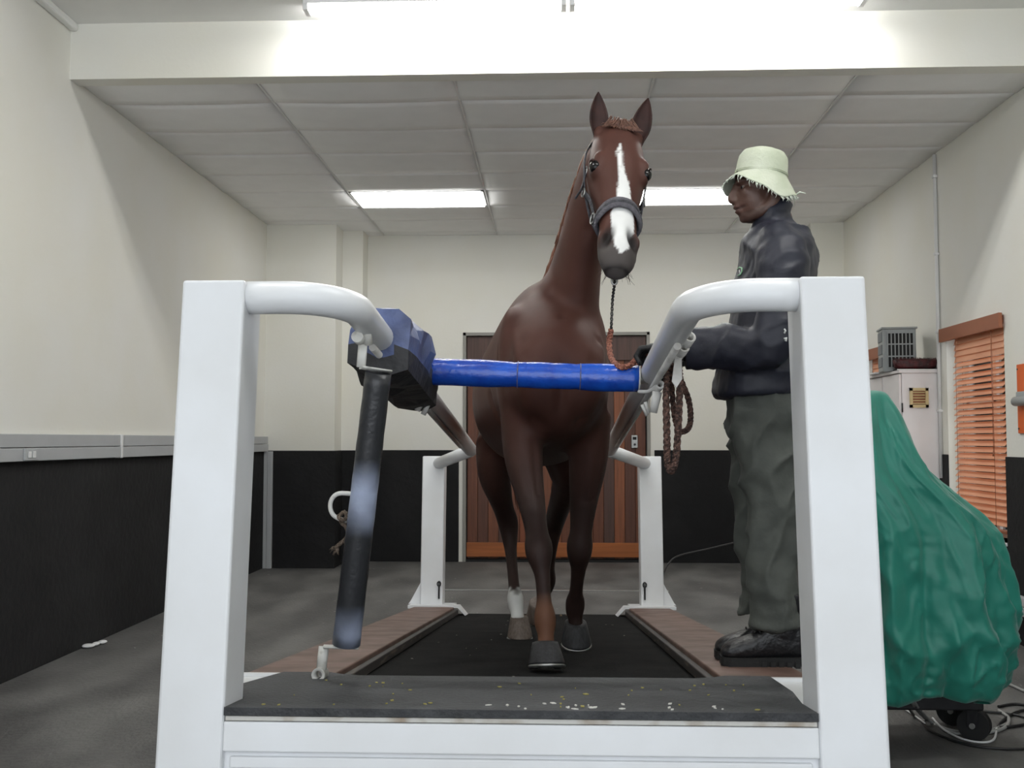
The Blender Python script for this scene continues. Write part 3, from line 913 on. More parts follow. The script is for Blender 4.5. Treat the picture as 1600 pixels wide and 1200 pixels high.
# legs: chains of (point, lateral radius, fore-aft radius)
def leg(keys, n=34):
    smp = interp_path([(*p, a, b) for p, a, b in keys], n)
    rings = []
    for i, k in enumerate(smp):
        p = Vector(k[:3])
        t_ = (Vector(smp[min(i + 1, n - 1)][:3]) - Vector(smp[max(i - 1, 0)][:3])).normalized()
        u = _lt - _lt.dot(t_) * t_; u.normalize()
        v = t_.cross(u)
        rings.append(ering(p, u, v, max(k[3], .012), max(k[4], .012), 18, 2.1))
    hm.loft(rings)
LEG_A = [at(812, 625, 4.20), at(816, 690, 4.13), at(828, 770, 4.01), at(842, 858, 3.89), at(848, 905, 3.855), at(851, 962, 3.815), at(852, 984, 3.805), at(853, 1014, 3.775)]
leg([(LEG_A[0], .085, .13), (LEG_A[1], .084, .110), (at(820, 730, 4.07), .074, .09), (LEG_A[2], .058, .068), (at(838, 828, 3.925), .044, .050), (at(841, 850, 3.90), .053, .055), (at(843, 868, 3.88), .051, .052), (at(846, 890, 3.865), .034, .038), (LEG_A[4], .029, .036), (at(850, 938, 3.83), .028, .036), (at(851, 958, 3.818), .039, .046), (at(852, 974, 3.81), .041, .046), (at(853, 995, 3.79), .030, .032), (LEG_A[7], .036, .036)], 46)
LEG_B = [at(925, 640, 4.33), at(920, 705, 4.36), at(912, 780, 4.40), at(906, 858, 4.42), at(902, 905, 4.50), at(899, 940, 4.57), at(898, 955, 4.585), at(900, 980, 4.585)]
leg([(LEG_B[0], .085, .13), (LEG_B[1], .086, .108), (at(916, 745, 4.38), .076, .09), (LEG_B[2], .062, .072), (at(908, 828, 4.41), .048, .050), (at(906, 848, 4.42), .056, .056), (at(905, 866, 4.43), .053, .054), (at(904, 885, 4.46), .036, .038), (LEG_B[4], .030, .036), (at(900, 926, 4.54), .030, .036), (LEG_B[5], .043, .046), (LEG_B[6], .041, .044), (at(899, 968, 4.585), .032, .034), (LEG_B[7], .036, .036)], 46)
LEG_C = [H(-.52, -.17, 1.0), at(772, 735, 5.24), at(787, 795, 5.38), at(795, 828, 5.43), at(799, 870, 5.38), at(803, 915, 5.28), at(806, 945, 5.21), at(809, 970, 5.16)]
leg([(LEG_C[0], .12, .22), (LEG_C[1], .090, .13), (at(780, 770, 5.31), .068, .085), (LEG_C[2], .054, .062), (at(794, 818, 5.43), .054, .064), (at(797, 848, 5.42), .038, .046), (LEG_C[4], .030, .040), (LEG_C[5], .029, .038), (at(805, 934, 5.225), .042, .046), (LEG_C[6], .040, .044), (at(808, 958, 5.18), .032, .036), (LEG_C[7], .038, .038)], 40)
LEG_D = [H(-.55, .14, 1.0), at(893, 720, 5.30), at(880, 770, 5.55), at(867, 815, 5.78), at(862, 850, 5.84), at(858, 885, 5.93), at(856, 908, 6.0), at(848, 932, 6.05)]
leg([(LEG_D[0], .12, .22), (LEG_D[1], .105, .14), (LEG_D[2], .068, .09), (LEG_D[3], .054, .062), (LEG_D[4], .036, .045), (LEG_D[5], .033, .038), (LEG_D[6], .046, .050), (LEG_D[7], .034, .036)])
def soften(me, iters=45):
    """Laplacian smoothing, strong on the trunk, light on head and lower legs."""
    P = coords(me); n = len(P)
    E = np.empty(len(me.edges) * 2, dtype=np.int32); me.edges.foreach_get('vertices', E); E = E.reshape(-1, 2)
    deg = np.bincount(E.ravel(), minlength=n).astype(float)
    rel = P - np.array(PO)
    ht_ = rel @ np.array(ha)
    hd_ = np.linalg.norm(rel - np.outer(ht_, np.array(ha)), axis=1)
    head = (hd_ < .24) & (ht_ > -.10) & (ht_ < HLEN + .08)
    hg = P[:, 2] - np.array([belt_z(y) for y in P[:, 1]])
    w_ = np.clip((hg - .62) / .25, 0.05, 1) * .6
    w_[head] = .10
    for it in range(iters):
        acc = np.zeros_like(P)
        np.add.at(acc, E[:, 0], P[E[:, 1]]); np.add.at(acc, E[:, 1], P[E[:, 0]])
        P = P + w_[:, None] * (acc / deg[:, None] - P)
    set_coords(me, P)
hme = remesh(hm, 0.0080, 2, 0.5)
soften(hme)

# ---- sculpt and colour by anatomy
P = coords(hme)
def dist_seg(P, a, b):
    a = np.array(a); b = np.array(b)
    d = b - a
    t_ = np.clip(((P - a) @ d) / (d @ d), 0, 1)
    return np.linalg.norm(P - (a + t_[:, None] * d), axis=1)
po = np.array(PO); A_ = np.array(ha); R_ = np.array(hr); N_ = np.array(hn)
rel = P - po
ht = (rel @ A_) / K_; hr_ = rel @ R_; hf = rel @ N_
inhead = (ht > -.05) & (ht < .72) & (np.abs(hr_) < .14) & (hf > -.2) & (hf < .12)
# grooves and ridges between the muscle groups
_nr = np.empty(len(P) * 3, dtype=np.float32); hme.vertices.foreach_get('normal', _nr); _nr = _nr.reshape(-1, 3).astype(float)
def crease(a, b, wdt, dep):
    global P
    d = dist_seg(P, a, b)
    P = P - _nr * (dep * np.exp(-(d / wdt) ** 2))[:, None]
crease(H(.86, 0, 1.22), H(.80, 0, .88), .022, .020)
for q in (-1, 1):
    crease(H(.80, q * .12, 1.16), H(.74, q * .075, .90), .020, .014)
    crease(H(.60, q * .21, 1.42), H(.78, q * .17, 1.16), .022, -.016)
    crease(H(.50, q * .20, 1.46), H(.60, q * .24, 1.12), .020, .012)
    crease(H(.30, q * .25, 1.10), H(.40, q * .20, .86), .022, .012)
for a, b in ((at(915, 360, 3.98), at(868, 540, 4.06)), (at(935, 420, 4.0), at(938, 540, 4.06))):
    crease(a, b, .016, .012)
for ch in (LEG_A, LEG_B):
    f0 = Vector((0, -.09, 0))
    crease(ch[1] + f0 + Vector((-.02, 0, 0)), ch[2] + f0 * .7 + Vector((.0, 0, 0)), .012, .007)
    crease(ch[1] + f0 + Vector((.045, 0, 0)), ch[2] + f0 * .7 + Vector((.035, 0, 0)), .012, .008)
set_coords(hme, P); soften(hme, 6); P = coords(hme)
rel = P - po
ht = (rel @ A_) / K_; hr_ = rel @ R_; hf = rel @ N_
# nostrils: hollow
nost = np.zeros(len(P))
for q in (-1, 1):
    d = np.sqrt(((hr_ - q * .049 - q * (ht - .54) * .25) / .019) ** 2 + ((ht - .540) / .036) ** 2 + ((hf - .024) / .045) ** 2)
    w_ = np.exp(-d ** 2) * inhead
    P -= (N_ * .036 + R_ * q * 0.010)[None, :] * w_[:, None]
    nost = np.maximum(nost, np.exp(-(d * .85) ** 4) * inhead)
# eye hollows
for q in (-1, 1):
    d = np.sqrt(((hr_ - q * .116) / .02) ** 2 + ((ht - .225) / .024) ** 2 + ((hf - .008) / .02) ** 2)
    w_ = np.exp(-d ** 2) * inhead
    P -= (R_ * q * .012)[None, :] * w_[:, None]
# mouth line and groove above the lip
w_ = np.exp(-((ht - (.646 + .06 * np.maximum(0, -hf - .02))) / .0045) ** 2) * inhead * (hf < .0) * (ht > .6)
P -= N_[None, :] * (0.004 * w_)[:, None]
set_coords(hme, P)
coat = np.array(lin((72, 45, 38)))
dark = np.array(lin((44, 31, 28)))
white = np.array(lin((226, 226, 224)))
C_ = np.tile(coat, (len(P), 1))
hgt = P[:, 2] - np.array([belt_z(y) for y in P[:, 1]])
k = np.clip((1.05 - hgt) / .45, 0, 1)[:, None]          # brown-dark legs; shade on the lower breast also darkened into the coat
C_ = C_ * (1 - k) + dark * k
tan = np.array(lin((116, 80, 60)))
# front foot of the leading leg: lighter fetlock and tan pastern
dA = dist_seg(P, LEG_A[5], LEG_A[7])
kA = np.clip((.09 - dA) / .05, 0, 1)[:, None]
C_ = C_ * (1 - .65 * kA) + tan * .65 * kA
# white stocking on the left hind
dC = np.minimum(dist_seg(P, LEG_C[5], LEG_C[6]), dist_seg(P, LEG_C[6], LEG_C[7]))
zc = P[:, 2] - belt_z(5.2)
nzv = np.array([mnoise.noise(Vector(p) * 30) for p in P[dC < .09]])
kC = np.zeros(len(P)); kC[dC < .09] = np.clip((.245 + .03 * nzv - zc[dC < .09]) / .02, 0, 1)
kC = kC[:, None]
C_ = C_ * (1 - kC) + np.array(lin((200, 200, 198))) * kC
# head: blaze
bw_t = [0.125, .15, .17, .22, .265, .305, .35, .40, .44, .50, .55, .58, .605]
bw_l = [-.014, -.022, -.030, -.022, -.018, -.019, -.020, -.026, -.040, -.036, -.032, -.022, -.002]
bw_r = [-.008, -.006, -.002, -.001, .008, .026, .034, .040, .050, .054, .046, .034, .004]
tl = np.interp(ht, bw_t, bw_l); tr = np.interp(ht, bw_t, bw_r)
idx = np.where(inhead & (ht > .08) & (ht < .66) & (hf > -.03))[0]
nzv = np.zeros(len(P)); nzv[idx] = [mnoise.noise(Vector(P[i]) * 55) * .5 + mnoise.noise(Vector(P[i]) * 130) * .5 for i in idx]
edge = .0035 * nzv
kb = np.clip((hr_ - tl + edge) / .004, 0, 1) * np.clip((tr - hr_ + edge) / .004, 0, 1) * (ht > .13) * (ht < .605) * (hf > -.03) * inhead
spk = np.clip((nzv - .12) / .1, 0, 1) * np.clip((.26 - ht) / .08, 0, 1)      # roan speckle at the top of the blaze
kb = kb * (1 - .75 * spk)
grey = np.array(lin((74, 69, 67)))
km = (np.clip((ht - .53) / .05, 0, 1) * inhead)[:, None]
C_ = C_ * (1 - km) + grey * km
eyesh = np.zeros(len(P))
for q in (-1, 1):
    d = np.sqrt(((hr_ - q * .11) / .03) ** 2 + ((ht - .225) / .038) ** 2 + ((hf - .0) / .04) ** 2)
    eyesh = np.maximum(eyesh, np.exp(-d ** 2) * inhead)
C_ = C_ * (1 - .55 * eyesh[:, None])
C_ = C_ * (1 - kb[:, None]) + white * kb[:, None]
C_ = C_ * (1 - .95 * nost[:, None]) + np.array([.008, .007, .007]) * .95 * nost[:, None]
ml = np.exp(-((ht - (.648 + .25 * np.abs(hr_) ** 1.5)) / .005) ** 2) * inhead * (hf > -.05)
C_ = C_ * (1 - .8 * ml[:, None])
set_coat(hme, C_)
M['coat'] = mat_attr('chestnut_coat', 0.56, bump=0.18, bscale=11, var=0.22, scale=7, spec=0.18)
horse = thing('horse', (HB.x, HB.y, belt_z(HB.y)), label='chestnut horse with a white blaze walking on the treadmill', cat='horse')
wobj('body', hme, 'coat', horse)

# ears: cupped leaves
M['ear'] = mat('ear_brown', (58, 39, 36), 0.7, var=0.3, scale=20, rgb2=(40, 29, 28), spec=0.2)
def ear(q, tip, base, wd, tw, lab):
    ax = tip - base; Lr = ax.length; ax.normalize()
    side = hr - hr.dot(ax) * ax; side.normalize()
    fr = side.cross(ax); fr = fr if fr.dot(hn) > 0 else -fr
    side = Matrix.Rotation(tw, 3, ax) @ side; fr = Matrix.Rotation(tw, 3, ax) @ fr
    rings = []
    for (t_, w_, dp) in interp_path([(-.10, .55, .8), (.08, .72, .9), (.28, .98, 1.0), (.45, 1.0, .9), (.65, .82, .7), (.85, .45, .45), (.96, .16, .2), (1.0, .03, .05)], 20):
        outer, inner = [], []
        for k in range(13):
            a_ = -1.15 + 2.3 * k / 12
            o_ = base + ax * (t_ * Lr) + side * (w_ * wd * math.sin(a_)) - fr * (dp * wd * (math.cos(a_) - .35))
            i_ = base + ax * (t_ * Lr) + side * (w_ * wd * .86 * math.sin(a_)) - fr * (dp * wd * (math.cos(a_) * .8 - .35))
            outer.append(o_); inner.append(i_)
        rings.append(outer + inner[::-1])
    return wobj('ear', MB().loft(rings), 'ear', horse)
ear(-1, at(935, 143, 3.90), HD(.030, -.070, -.035), .043, 0.15, '')
ear(1, at(1013, 153, 3.90), HD(.030, .074, -.035), .043, -0.15, '')
# eyes
M['eye'] = mat('horse_eye', (12, 9, 9), 0.25, var=0.3, scale=20, spec=0.3)
for q in (-1, 1):
    mb = MB().ellipsoid(HD(.225 * K_, q * .096, .012), .023, .027, .023, HX, 18, 12)
    wobj('eye', mb, 'eye', horse)
    pts = []
    for a_ in np.linspace(-1.25, 1.25, 14):
        pts.append(HD(.225 * K_ - .025 * math.cos(a_), q * (.099 + .013 * math.cos(a_ * .6) ** 2), .010 + .024 * math.sin(a_)))
    wobj('eyelid', MB().tube(pts, [.003 + .0035 * math.sin(PI * i / 13) for i in range(14)], 8), 'ear', horse)

# hooves
def hoof(c_, fwd, tilt, rad, h, name, m):
    fw = Vector(fwd); fw.z = 0; fw.normalize()
    rt = Vector((-fw.y, fw.x, 0))
    R = Matrix.Rotation(tilt, 3, rt)
    f2, u2 = R @ fw, R @ UP
    rings = []
    for (z_, sc, off) in ((0, 1.0, .012), (.08, 1.0, .010), (.5, .88, -.008), (.88, .76, -.026), (1.0, .72, -.032), (1.04, .55, -.034)):
        ring = []
        for k in range(24):
            a_ = 2 * PI * k / 24
            x, y = math.sin(a_), math.cos(a_)
            y = y if y > 0 else y * .85
            ring.append(c_ + rt * (rad * sc * x) + f2 * (rad * 1.08 * sc * y + off) + u2 * (h * z_))
        rings.append(ring)
    o = wobj('hoof', MB().loft(rings), m, horse)
    arc = []
    for k in range(19):
        a_ = -2.5 + 5.0 * k / 18
        arc.append(c_ + rt * (rad * .86 * math.sin(a_)) + f2 * (rad * .93 * math.cos(a_) * (1 if abs(a_) < PI / 2 else .85) + .012) - u2 * .006)
    sh = MB().tube(arc, .010, 8, flat=(.8, 1.2)).mesh('horseshoe')
    moved(sh, horse.location)
    obj('horseshoe', sh, 'steel', o)
    return o
M['hoof_dark'] = mat('dark_hoof', (34, 34, 36), 0.5, var=0.3, scale=12, stretch=(8, 8, 1), rgb2=(48, 48, 51), bump=0.1, spec=0.25)
M['hoof_grey'] = mat('grey_brown_hoof', (108, 96, 88), 0.55, var=0.3, scale=14, stretch=(8, 8, 1), rgb2=(82, 70, 62), bump=0.1)
pA = at(854, 1046, 3.74); hoof(Vector((pA.x, 3.735, belt_z(3.735) + .022)), _fw, -0.28, .066, .082, 'hoof', 'hoof_dark')
hoof(at(900, 1003, 4.58), _fw, 0.25, .066, .080, 'hoof', 'hoof_dark')
hoof(Vector((at(812, 995, 5.14).x, 5.14, belt_z(5.14) + .012)), _fw, 0.11, .062, .085, 'hoof', 'hoof_grey')
pD = at(838, 962, 6.0); hoof(at(838, 962, 6.05), _fw, 0.75, .060, .085, 'hoof', 'hoof_grey')

# mane, forelock, tail as bundles of hair locks
M['forelock'] = mat('forelock_hair', (112, 78, 64), 0.6, var=0.5, scale=60, rgb2=(70, 46, 38))
M['mane'] = mat('chestnut_mane', (118, 72, 50), 0.6, var=0.4, scale=40, stretch=(1, 1, 0.3), rgb2=(92, 52, 36))
rnd = random.Random(11)
mb = MB()
crest = []
for i, k in enumerate(smp0 if False else interp_path(keys, 40)):
    crest.append(Vector(k[:3]))
ck = interp_path(keys, 40)
for i in range(6, 39):
    p = Vector(ck[i][:3])
    t_ = (Vector(ck[min(i + 1, 39)][:3]) - Vector(ck[i - 1][:3])).normalized()
    u = _lt - _lt.dot(t_) * t_; u.normalize()
    v = t_.cross(u)
    back = v if v.y > 0 else -v
    for j in range(7):
        b0 = p + back * (ck[i][4] * .99) + u * rnd.uniform(-.012, .012) + t_ * rnd.uniform(-.012, .012)
        Ln = rnd.uniform(.10, .17)
        side = -1
        q1 = b0 + back * .018 + UP * .012 + u * side * .012
        q2 = b0 + back * .012 + u * side * (ck[i][3] * .75) - UP * Ln * .45
        q3 = b0 - back * .03 + u * side * (ck[i][3] * 1.06 + rnd.uniform(0, .012)) - UP * Ln
        mb.tube(smooth_pts([b0, q1, q2, q3], 7), [.006, .007, .007, .006, .005, .004, .001], 5)
wobj('mane', mb, 'mane', horse)
mb = MB()
for j in range(120):
    r0 = rnd.uniform(-.042, .042)
    b0 = HD(rnd.uniform(-.035, -.005), r0, rnd.uniform(-.03, .0))
    Ln = rnd.uniform(.008, .045)
    sp = r0 * 1.5 + rnd.uniform(-.022, .022)
    q1 = b0 + hn * .022 - ha * .006
    q2 = HD(Ln * .5, sp, head_sec(max(0,Ln * .5))[1] + .006)
    q3 = HD(Ln, sp * 1.25, head_sec(Ln)[1] + rnd.uniform(.001, .012))
    mb.tube(smooth_pts([b0, q1, q2, q3], 7), [.003, .0032, .003, .0026, .002, .0014, .0006], 5)
wobj('forelock', mb, M['forelock'], horse)
mb = MB()
for j in range(60):
    a_, r_ = rnd.uniform(0, 6.28), rnd.uniform(0, .035)
    b0 = H(-.84, r_ * math.cos(a_), 1.30 + r_ * math.sin(a_))
    q1 = H(-.93, 1.2 * r_ * math.cos(a_), 1.22)
    q2 = H(-.97, 2 * r_ * math.cos(a_), .9 + .2 * r_)
    q3 = H(-.98 + r_ * math.sin(a_), 1.6 * r_ * math.cos(a_), rnd.uniform(.65, .8))
    mb.tube(smooth_pts([b0, q1, q2, q3], 8), [.012, .013, .013, .012, .011, .009, .006, .002], 5)
wobj('tail', mb, 'mane', horse)
# whiskers
mb = MB()
for j in range(26):
    q = rnd.choice((-1, 1))
    b0 = HD(rnd.uniform(.60, .645) * K_, q * rnd.uniform(.01, .045), rnd.uniform(-.07, -.035))
    d = (ha * rnd.uniform(.4, 1) + hr * q * rnd.uniform(.1, .8) + hn * rnd.uniform(-.3, .2)).normalized()
    mb.tube([b0, b0 + d * .02, b0 + d * rnd.uniform(.03, .05) + UP * -.006], [.0008, .0007, .0004], 4)
wobj('whiskers', mb, M['ear'], horse)

# ------------------------------------------------------------------ halter
M['halter'] = mat('dark_grey_webbing', (70, 70, 76), 0.75, var=0.4, scale=60, bump=0.5, bscale=120, rgb2=(44, 44, 48))
M['halter_pad'] = mat('grey_padded_webbing', (92, 90, 96), 0.8, var=0.3, scale=40, bump=0.4, bscale=120, rgb2=(70, 68, 74))
halter = thing('halter', tuple(HD(.40 * K_, 0, .05)), label='dark grey webbing halter on the horse head', cat='halter')
def head_skin(t, ang, lift):
    w_, f_, b_ = head_sec(t)
    cx_, sy_ = math.cos(ang), math.sin(ang)
    x = math.copysign(abs(cx_) ** 0.86, cx_); y = math.copysign(abs(sy_) ** 0.86, sy_)
    nar = 1.0 - (0.14 * max(y, 0) + 0.30 * max(-y, 0) ** 1.5)
    c_ = (f_ + b_) / 2
    return HD(t, (w_ + lift) * x * nar, c_ + ((f_ - b_) / 2 + lift) * y)
pts, rs = [], []
for k in range(40):
    a_ = PI / 2 + 2 * PI * k / 40
    fr = (math.sin(a_) + 1) / 2
    pts.append(head_skin((.470 - .068 * fr ** 1.4) * K_, a_, .009))
nb_ = MB().tube(pts, .024, 12, flat=(1.0, .36), up=tuple(ha), closed=True)
wobj('noseband', nb_, 'halter_pad', halter, label='grey padded noseband')
wobj('noseband_edge', MB().tube([p + hn * .0 for p in pts], .0105, 8, flat=(1.0, 1.05), up=tuple(ha), closed=True), 'halter', halter)
mbk = MB()
for q in (-1, 1):
    a_q = math.radians(180 + 8) if q < 0 else math.radians(-8)
    p0 = head_skin(.425 * K_, a_q, .014)
    p1 = HD(.34 * K_, q * .098, -.05)
    p2 = HD(.27 * K_, q * .112, -.085)
    p3 = HD(.20 * K_, q * .120, -.075)
    p4 = HD(.09 * K_, q * .116, -.070)
    p5 = HD(.0, q * .080, -.085)
    st = smooth_pts([p0, p1, p2], 10)
    wobj('cheek_strap', MB().tube(st, .012, 8, flat=(1.0, .35), up=tuple((hn * 1.0).to_tuple())), 'halter', halter)
    wobj('side_strap', MB().tube(smooth_pts([p2, p3, p4, p5], 14), .010, 8, flat=(1.0, .35), up=tuple((hn).to_tuple())), 'halter', halter)
    for c_, r_ in ((p0, .021), (p2, .017)):
        ringp = [c_ + ha * (r_ * math.cos(b)) + (hn * .9 + hr * q * -.2).normalized() * (r_ * .8 * math.sin(b)) + hr * q * .006 for b in np.linspace(0, 2 * PI, 17)[:-1]]
        wobj('ring', MB().tube(ringp, .0035, 8, closed=True), 'steel', halter)
    # throat strap
    th = smooth_pts([p2, HD(.36 * K_, q * .075, -.13), HD(.40 * K_, q * .03, -.165), HD(.40 * K_, 0, -.17)], 12)
    wobj('throat_strap', MB().tube(th, .0055, 8), 'halter', halter)
crown = smooth_pts([HD(.0, -.080, -.085), HD(-.045, -.05, -.095), HD(-.055, 0, -.095), HD(-.045, .05, -.095), HD(.0, .080, -.085)], 16)
wobj('crown_strap', MB().tube(crown, .011, 8, flat=(1, .4)), 'halter', halter)
bk = HD(.175 * K_, -.112, -.07)
wobj('buckle', MB().tube([bk + ha * (.018 * math.cos(b)) + hn * (.012 * math.sin(b)) for b in np.linspace(0, 2 * PI, 13)[:-1]], .003, 8, closed=True), 'steel', halter)
wobj('strap_end', MB().tube(smooth_pts([bk, HD(.25 * K_, -.125, -.085), HD(.29 * K_, -.145, -.10)], 8), .010, 8, flat=(1, .4), up=tuple(hn)), 'halter', halter)
chin = HD(.50 * K_, 0, -.135)
# ------------------------------------------------------------------ person (stands on the right side board, facing left)
PY = 3.57
def W_(px, py, dy=0.0):
    return at(px, py, PY + dy)
FX, SY = Vector((1, 0, 0)), Vector((0, 1, 0))      # person's back direction (+x) and far side (+y)
prs_base = Vector((0.72, PY, deck_z(PY)))
person = thing('person', tuple(prs_base), label='person in khaki bucket hat, navy jacket and dark trousers holding a lead rope', cat='person')

def tlimb(mb, keys, n=20, ring_n=18, ref=SY):
    smp = interp_path([(*p, a, b) for p, a, b in keys], n)
    rings = []
    for i, k in enumerate(smp):
        p = Vector(k[:3])
        t_ = (Vector(smp[min(i + 1, n - 1)][:3]) - Vector(smp[max(i - 1, 0)][:3])).normalized()
        u = ref - ref.dot(t_) * t_; u.normalize()
        v = t_.cross(u)
        rings.append(ering(p, u, v, max(k[3], .006), max(k[4], .006), ring_n, 2.15))
    mb.loft(rings)

# -- body: head, neck and the figure under the clothes, one skin
bmb = MB()
hc = W_(1188, 296)                                  # head centre
HA = Matrix.Rotation(math.radians(-8), 3, 'Y')      # nods a little toward the left
def hd(x, y, z):                                    # x: toward the face, y: toward viewer, z: up
    return hc + HA @ Vector((-x, -y, z))
HXm = HA @ Matrix(((-1, 0, 0), (0, -1, 0), (0, 0, 1)))
bmb.ellipsoid(hd(-.004, 0, .035), .088, .074, .094, HXm, 20, 14)       # skull
bmb.ellipsoid(hd(.030, 0, -.025), .062, .064, .088, HXm, 18, 12)       # face mass
bmb.ellipsoid(hd(.052, 0, -.082), .036, .038, .030, HXm)               # chin and jaw front
for q in (-1, 1):
    tlimb(bmb, [(hd(-.035, q * .058, -.035), .018, .020), (hd(-.018, q * .058, -.065), .018, .020), (hd(.02, q * .044, -.088), .020, .018), (hd(.055, q * .015, -.094), .020, .016)], 10, 12)
    bmb.ellipsoid(hd(.052, q * .038, -.012), .028, .024, .024, HXm)    # cheekbone
    bmb.ellipsoid(hd(.066, q * .030, .030), .024, .030, .012, HXm)     # brow
    bmb.ellipsoid(hd(.093, q * .012, -.030), .012, .010, .010, HXm)    # nostril wing
    # ear
    bmb.ellipsoid(hd(-.030, q * .078, -.002), .022, .008, .033, HXm)
    bmb.ellipsoid(hd(-.022, q * .080, -.026), .012, .008, .014, HXm)
tlimb(bmb, [(hd(.080, 0, .028), .012, .010), (hd(.092, 0, .006), .012, .012), (hd(.106, 0, -.020), .014, .013), (hd(.100, 0, -.030), .013, .010)], 10, 12)   # nose
bmb.ellipsoid(hd(.086, 0, -.052), .018, .026, .010, HXm)               # upper lip
bmb.ellipsoid(hd(.083, 0, -.066), .017, .024, .010, HXm)               # lower lip
bmb.ellipsoid(hd(.082, 0, -.042), .012, .020, .010, HXm)
bmb.ellipsoid(hd(.070, 0, -.094), .018, .022, .016, HXm)               # chin point
NB = W_(1212, 352)
tlimb(bmb, [(hd(-.03, 0, -.02), .058, .058), (hd(-.03, 0, -.08), .055, .058), (NB, .060, .062), (W_(1212, 385), .09, .075)], 10, 16)
tlimb(bmb, [(W_(1212, 380), .12, .07), (W_(1205, 450), .14, .085), (W_(1195, 540), .12, .08), (W_(1190, 625), .125, .085), (W_(1195, 655), .11, .08)], 12, 18)
SHL, SHR = W_(1224, 388, -.17), W_(1214, 385, .16)
ELL, WRL = W_(1206, 540, -.22), W_(1082, 549, -.07)
ELR, WRR = W_(1180, 535, .20), W_(1072, 560, .10)
HIPL, KNL, ANL = W_(1203, 645, -.08), W_(1207, 820, -.09), W_(1214, 985, -.10)
HIPR, KNR, ANR = W_(1188, 645, .10), W_(1181, 820, .10), W_(1188, 968, .10)
tlimb(bmb, [(SHL, .045, .045), (ELL, .035, .035), (WRL, .026, .026)], 14, 12)
tlimb(bmb, [(SHR, .045, .045), (ELR, .035, .035), (WRR, .026, .026)], 14, 12)
tlimb(bmb, [(HIPL, .06, .06), (KNL, .045, .045), (ANL, .032, .032)], 14, 12)
tlimb(bmb, [(HIPR, .06, .06), (KNR, .045, .045), (ANR, .032, .032)], 14, 12)
bme = remesh(bmb, 0.0058, 3, 0.5)
P = coords(bme)
L_ = (P - np.array(hc)) @ np.array(HA)               # HA^T applied
lx, ly, lz = -L_[:, 0], -L_[:, 1], L_[:, 2]
skin = np.array(lin((84, 58, 48)))
C_ = np.tile(skin, (len(P), 1))
near = np.linalg.norm(L_, axis=1) < .16
lip = np.exp(-(((lz + .059) / .016) ** 2 + ((lx - .094) / .022) ** 2)) * near
C_ = C_ * (1 - .35 * lip[:, None]) + np.array(lin((92, 58, 56))) * .35 * lip[:, None]
hair = near & (lz > -.03) & (lx < -.035) & (np.abs(ly) < .085) & ~((np.abs(lx + .03) < .03) & (np.abs(ly) > .068)) | (near & (lz > .055))
C_[hair] = np.array(lin((20, 18, 18)))
beard = near & (lz < -.075) & (lx > -.01)
C_[beard] *= .72
# mouth slit, eye sockets
w_ = np.exp(-((lz + .0590) / .0030) ** 2) * np.clip((lx - .06) / .02, 0, 1) * near
P += (np.array(HA @ Vector((1, 0, 0)))[None, :]) * (.006 * w_)[:, None]
C_ *= (1 - .6 * w_)[:, None]
for q in (-1, 1):
    d = np.sqrt(((ly - q * .033) / .016) ** 2 + ((lz - .010) / .010) ** 2) + 10 * (lx < .03)
    w_ = np.exp(-d ** 2) * near
    P += (np.array(HA @ Vector((1, 0, 0)))[None, :]) * (.008 * w_)[:, None]
set_coords(bme, P); set_coat(bme, C_)
M['skin'] = mat_attr('dark_skin', 0.48, bump=0.08, bscale=160, var=0.12, scale=30)
body = wobj('body', bme, 'skin', person)
M['sclera'] = mat('eye_white_shaded', (120, 110, 104), 0.2, var=0.05)  # eye white greyed to carry the shade under the hat brim
for q in (-1, 1):
    e = wobj('eye', MB().ellipsoid(hd(.060, q * .033, .010), .0115, .0115, .010, HXm, 14, 10), 'sclera', person)
    ir = MB().ellipsoid(hd(.0690, q * .033, .009), .0045, .006, .006, HXm, 10, 8).mesh(); moved(ir, person.location)
    obj('iris', ir, 'eye', e)

# -- jacket
jm = MB()
rings = []
for (px, py, hx, hy) in [(1208, 343, .060, .066), (1211, 356, .085, .100), (1213, 372, .112, .165), (1214, 392, .124, .205), (1211, 420, .128, .215), (1205, 460, .130, .21), (1196, 510, .128, .20), (1188, 555, .132, .195), (1183, 590, .140, .20), (1181, 612, .140, .198), (1181, 622, .125, .185)]:
    rings.append((px, py, hx, hy))
R2 = []
for (px, py, hx, hy) in interp_path(rings, 26):
    R2.append(ering(W_(px, py), FX, SY, hx, hy, 30, 2.4))
jm.loft(R2)
# stand-up collar
R2 = []
for (px, py, hx, hy) in [(1205, 313, .066, .066), (1206, 322, .067, .067), (1208, 335, .068, .069), (1210, 350, .074, .082), (1211, 360, .085, .10)]:
    R2.append(ering(W_(px, py), (FX + Vector((0, 0, -.20))).normalized(), SY, hx, hy, 26, 2.2))
jm.loft(R2)
# sleeves
tlimb(jm, [(W_(1212, 378, -.10), .075, .07), (W_(1224, 398, -.175), .080, .086), (W_(1224, 450, -.215), .070, .082), (W_(1216, 505, -.235), .068, .078), (W_(1203, 538, -.235), .068, .074), (W_(1175, 545, -.21), .066, .074), (W_(1140, 541, -.155), .062, .074), (W_(1108, 544, -.11), .056, .070), (W_(1085, 547, -.08), .052, .066), (W_(1078, 548, -.07), .048, .060)], 30, 20)
tlimb(jm, [(W_(1208, 378, .08), .075, .07), (W_(1210, 398, .165), .078, .080), (W_(1203, 450, .20), .068, .076), (W_(1192, 505, .21), .066, .072), (W_(1172, 540, .20), .062, .066), (W_(1130, 548, .16), .058, .060), (W_(1088, 556, .115), .050, .052)], 26, 18)
jme = remesh(jm, 0.008, 4, 0.5)
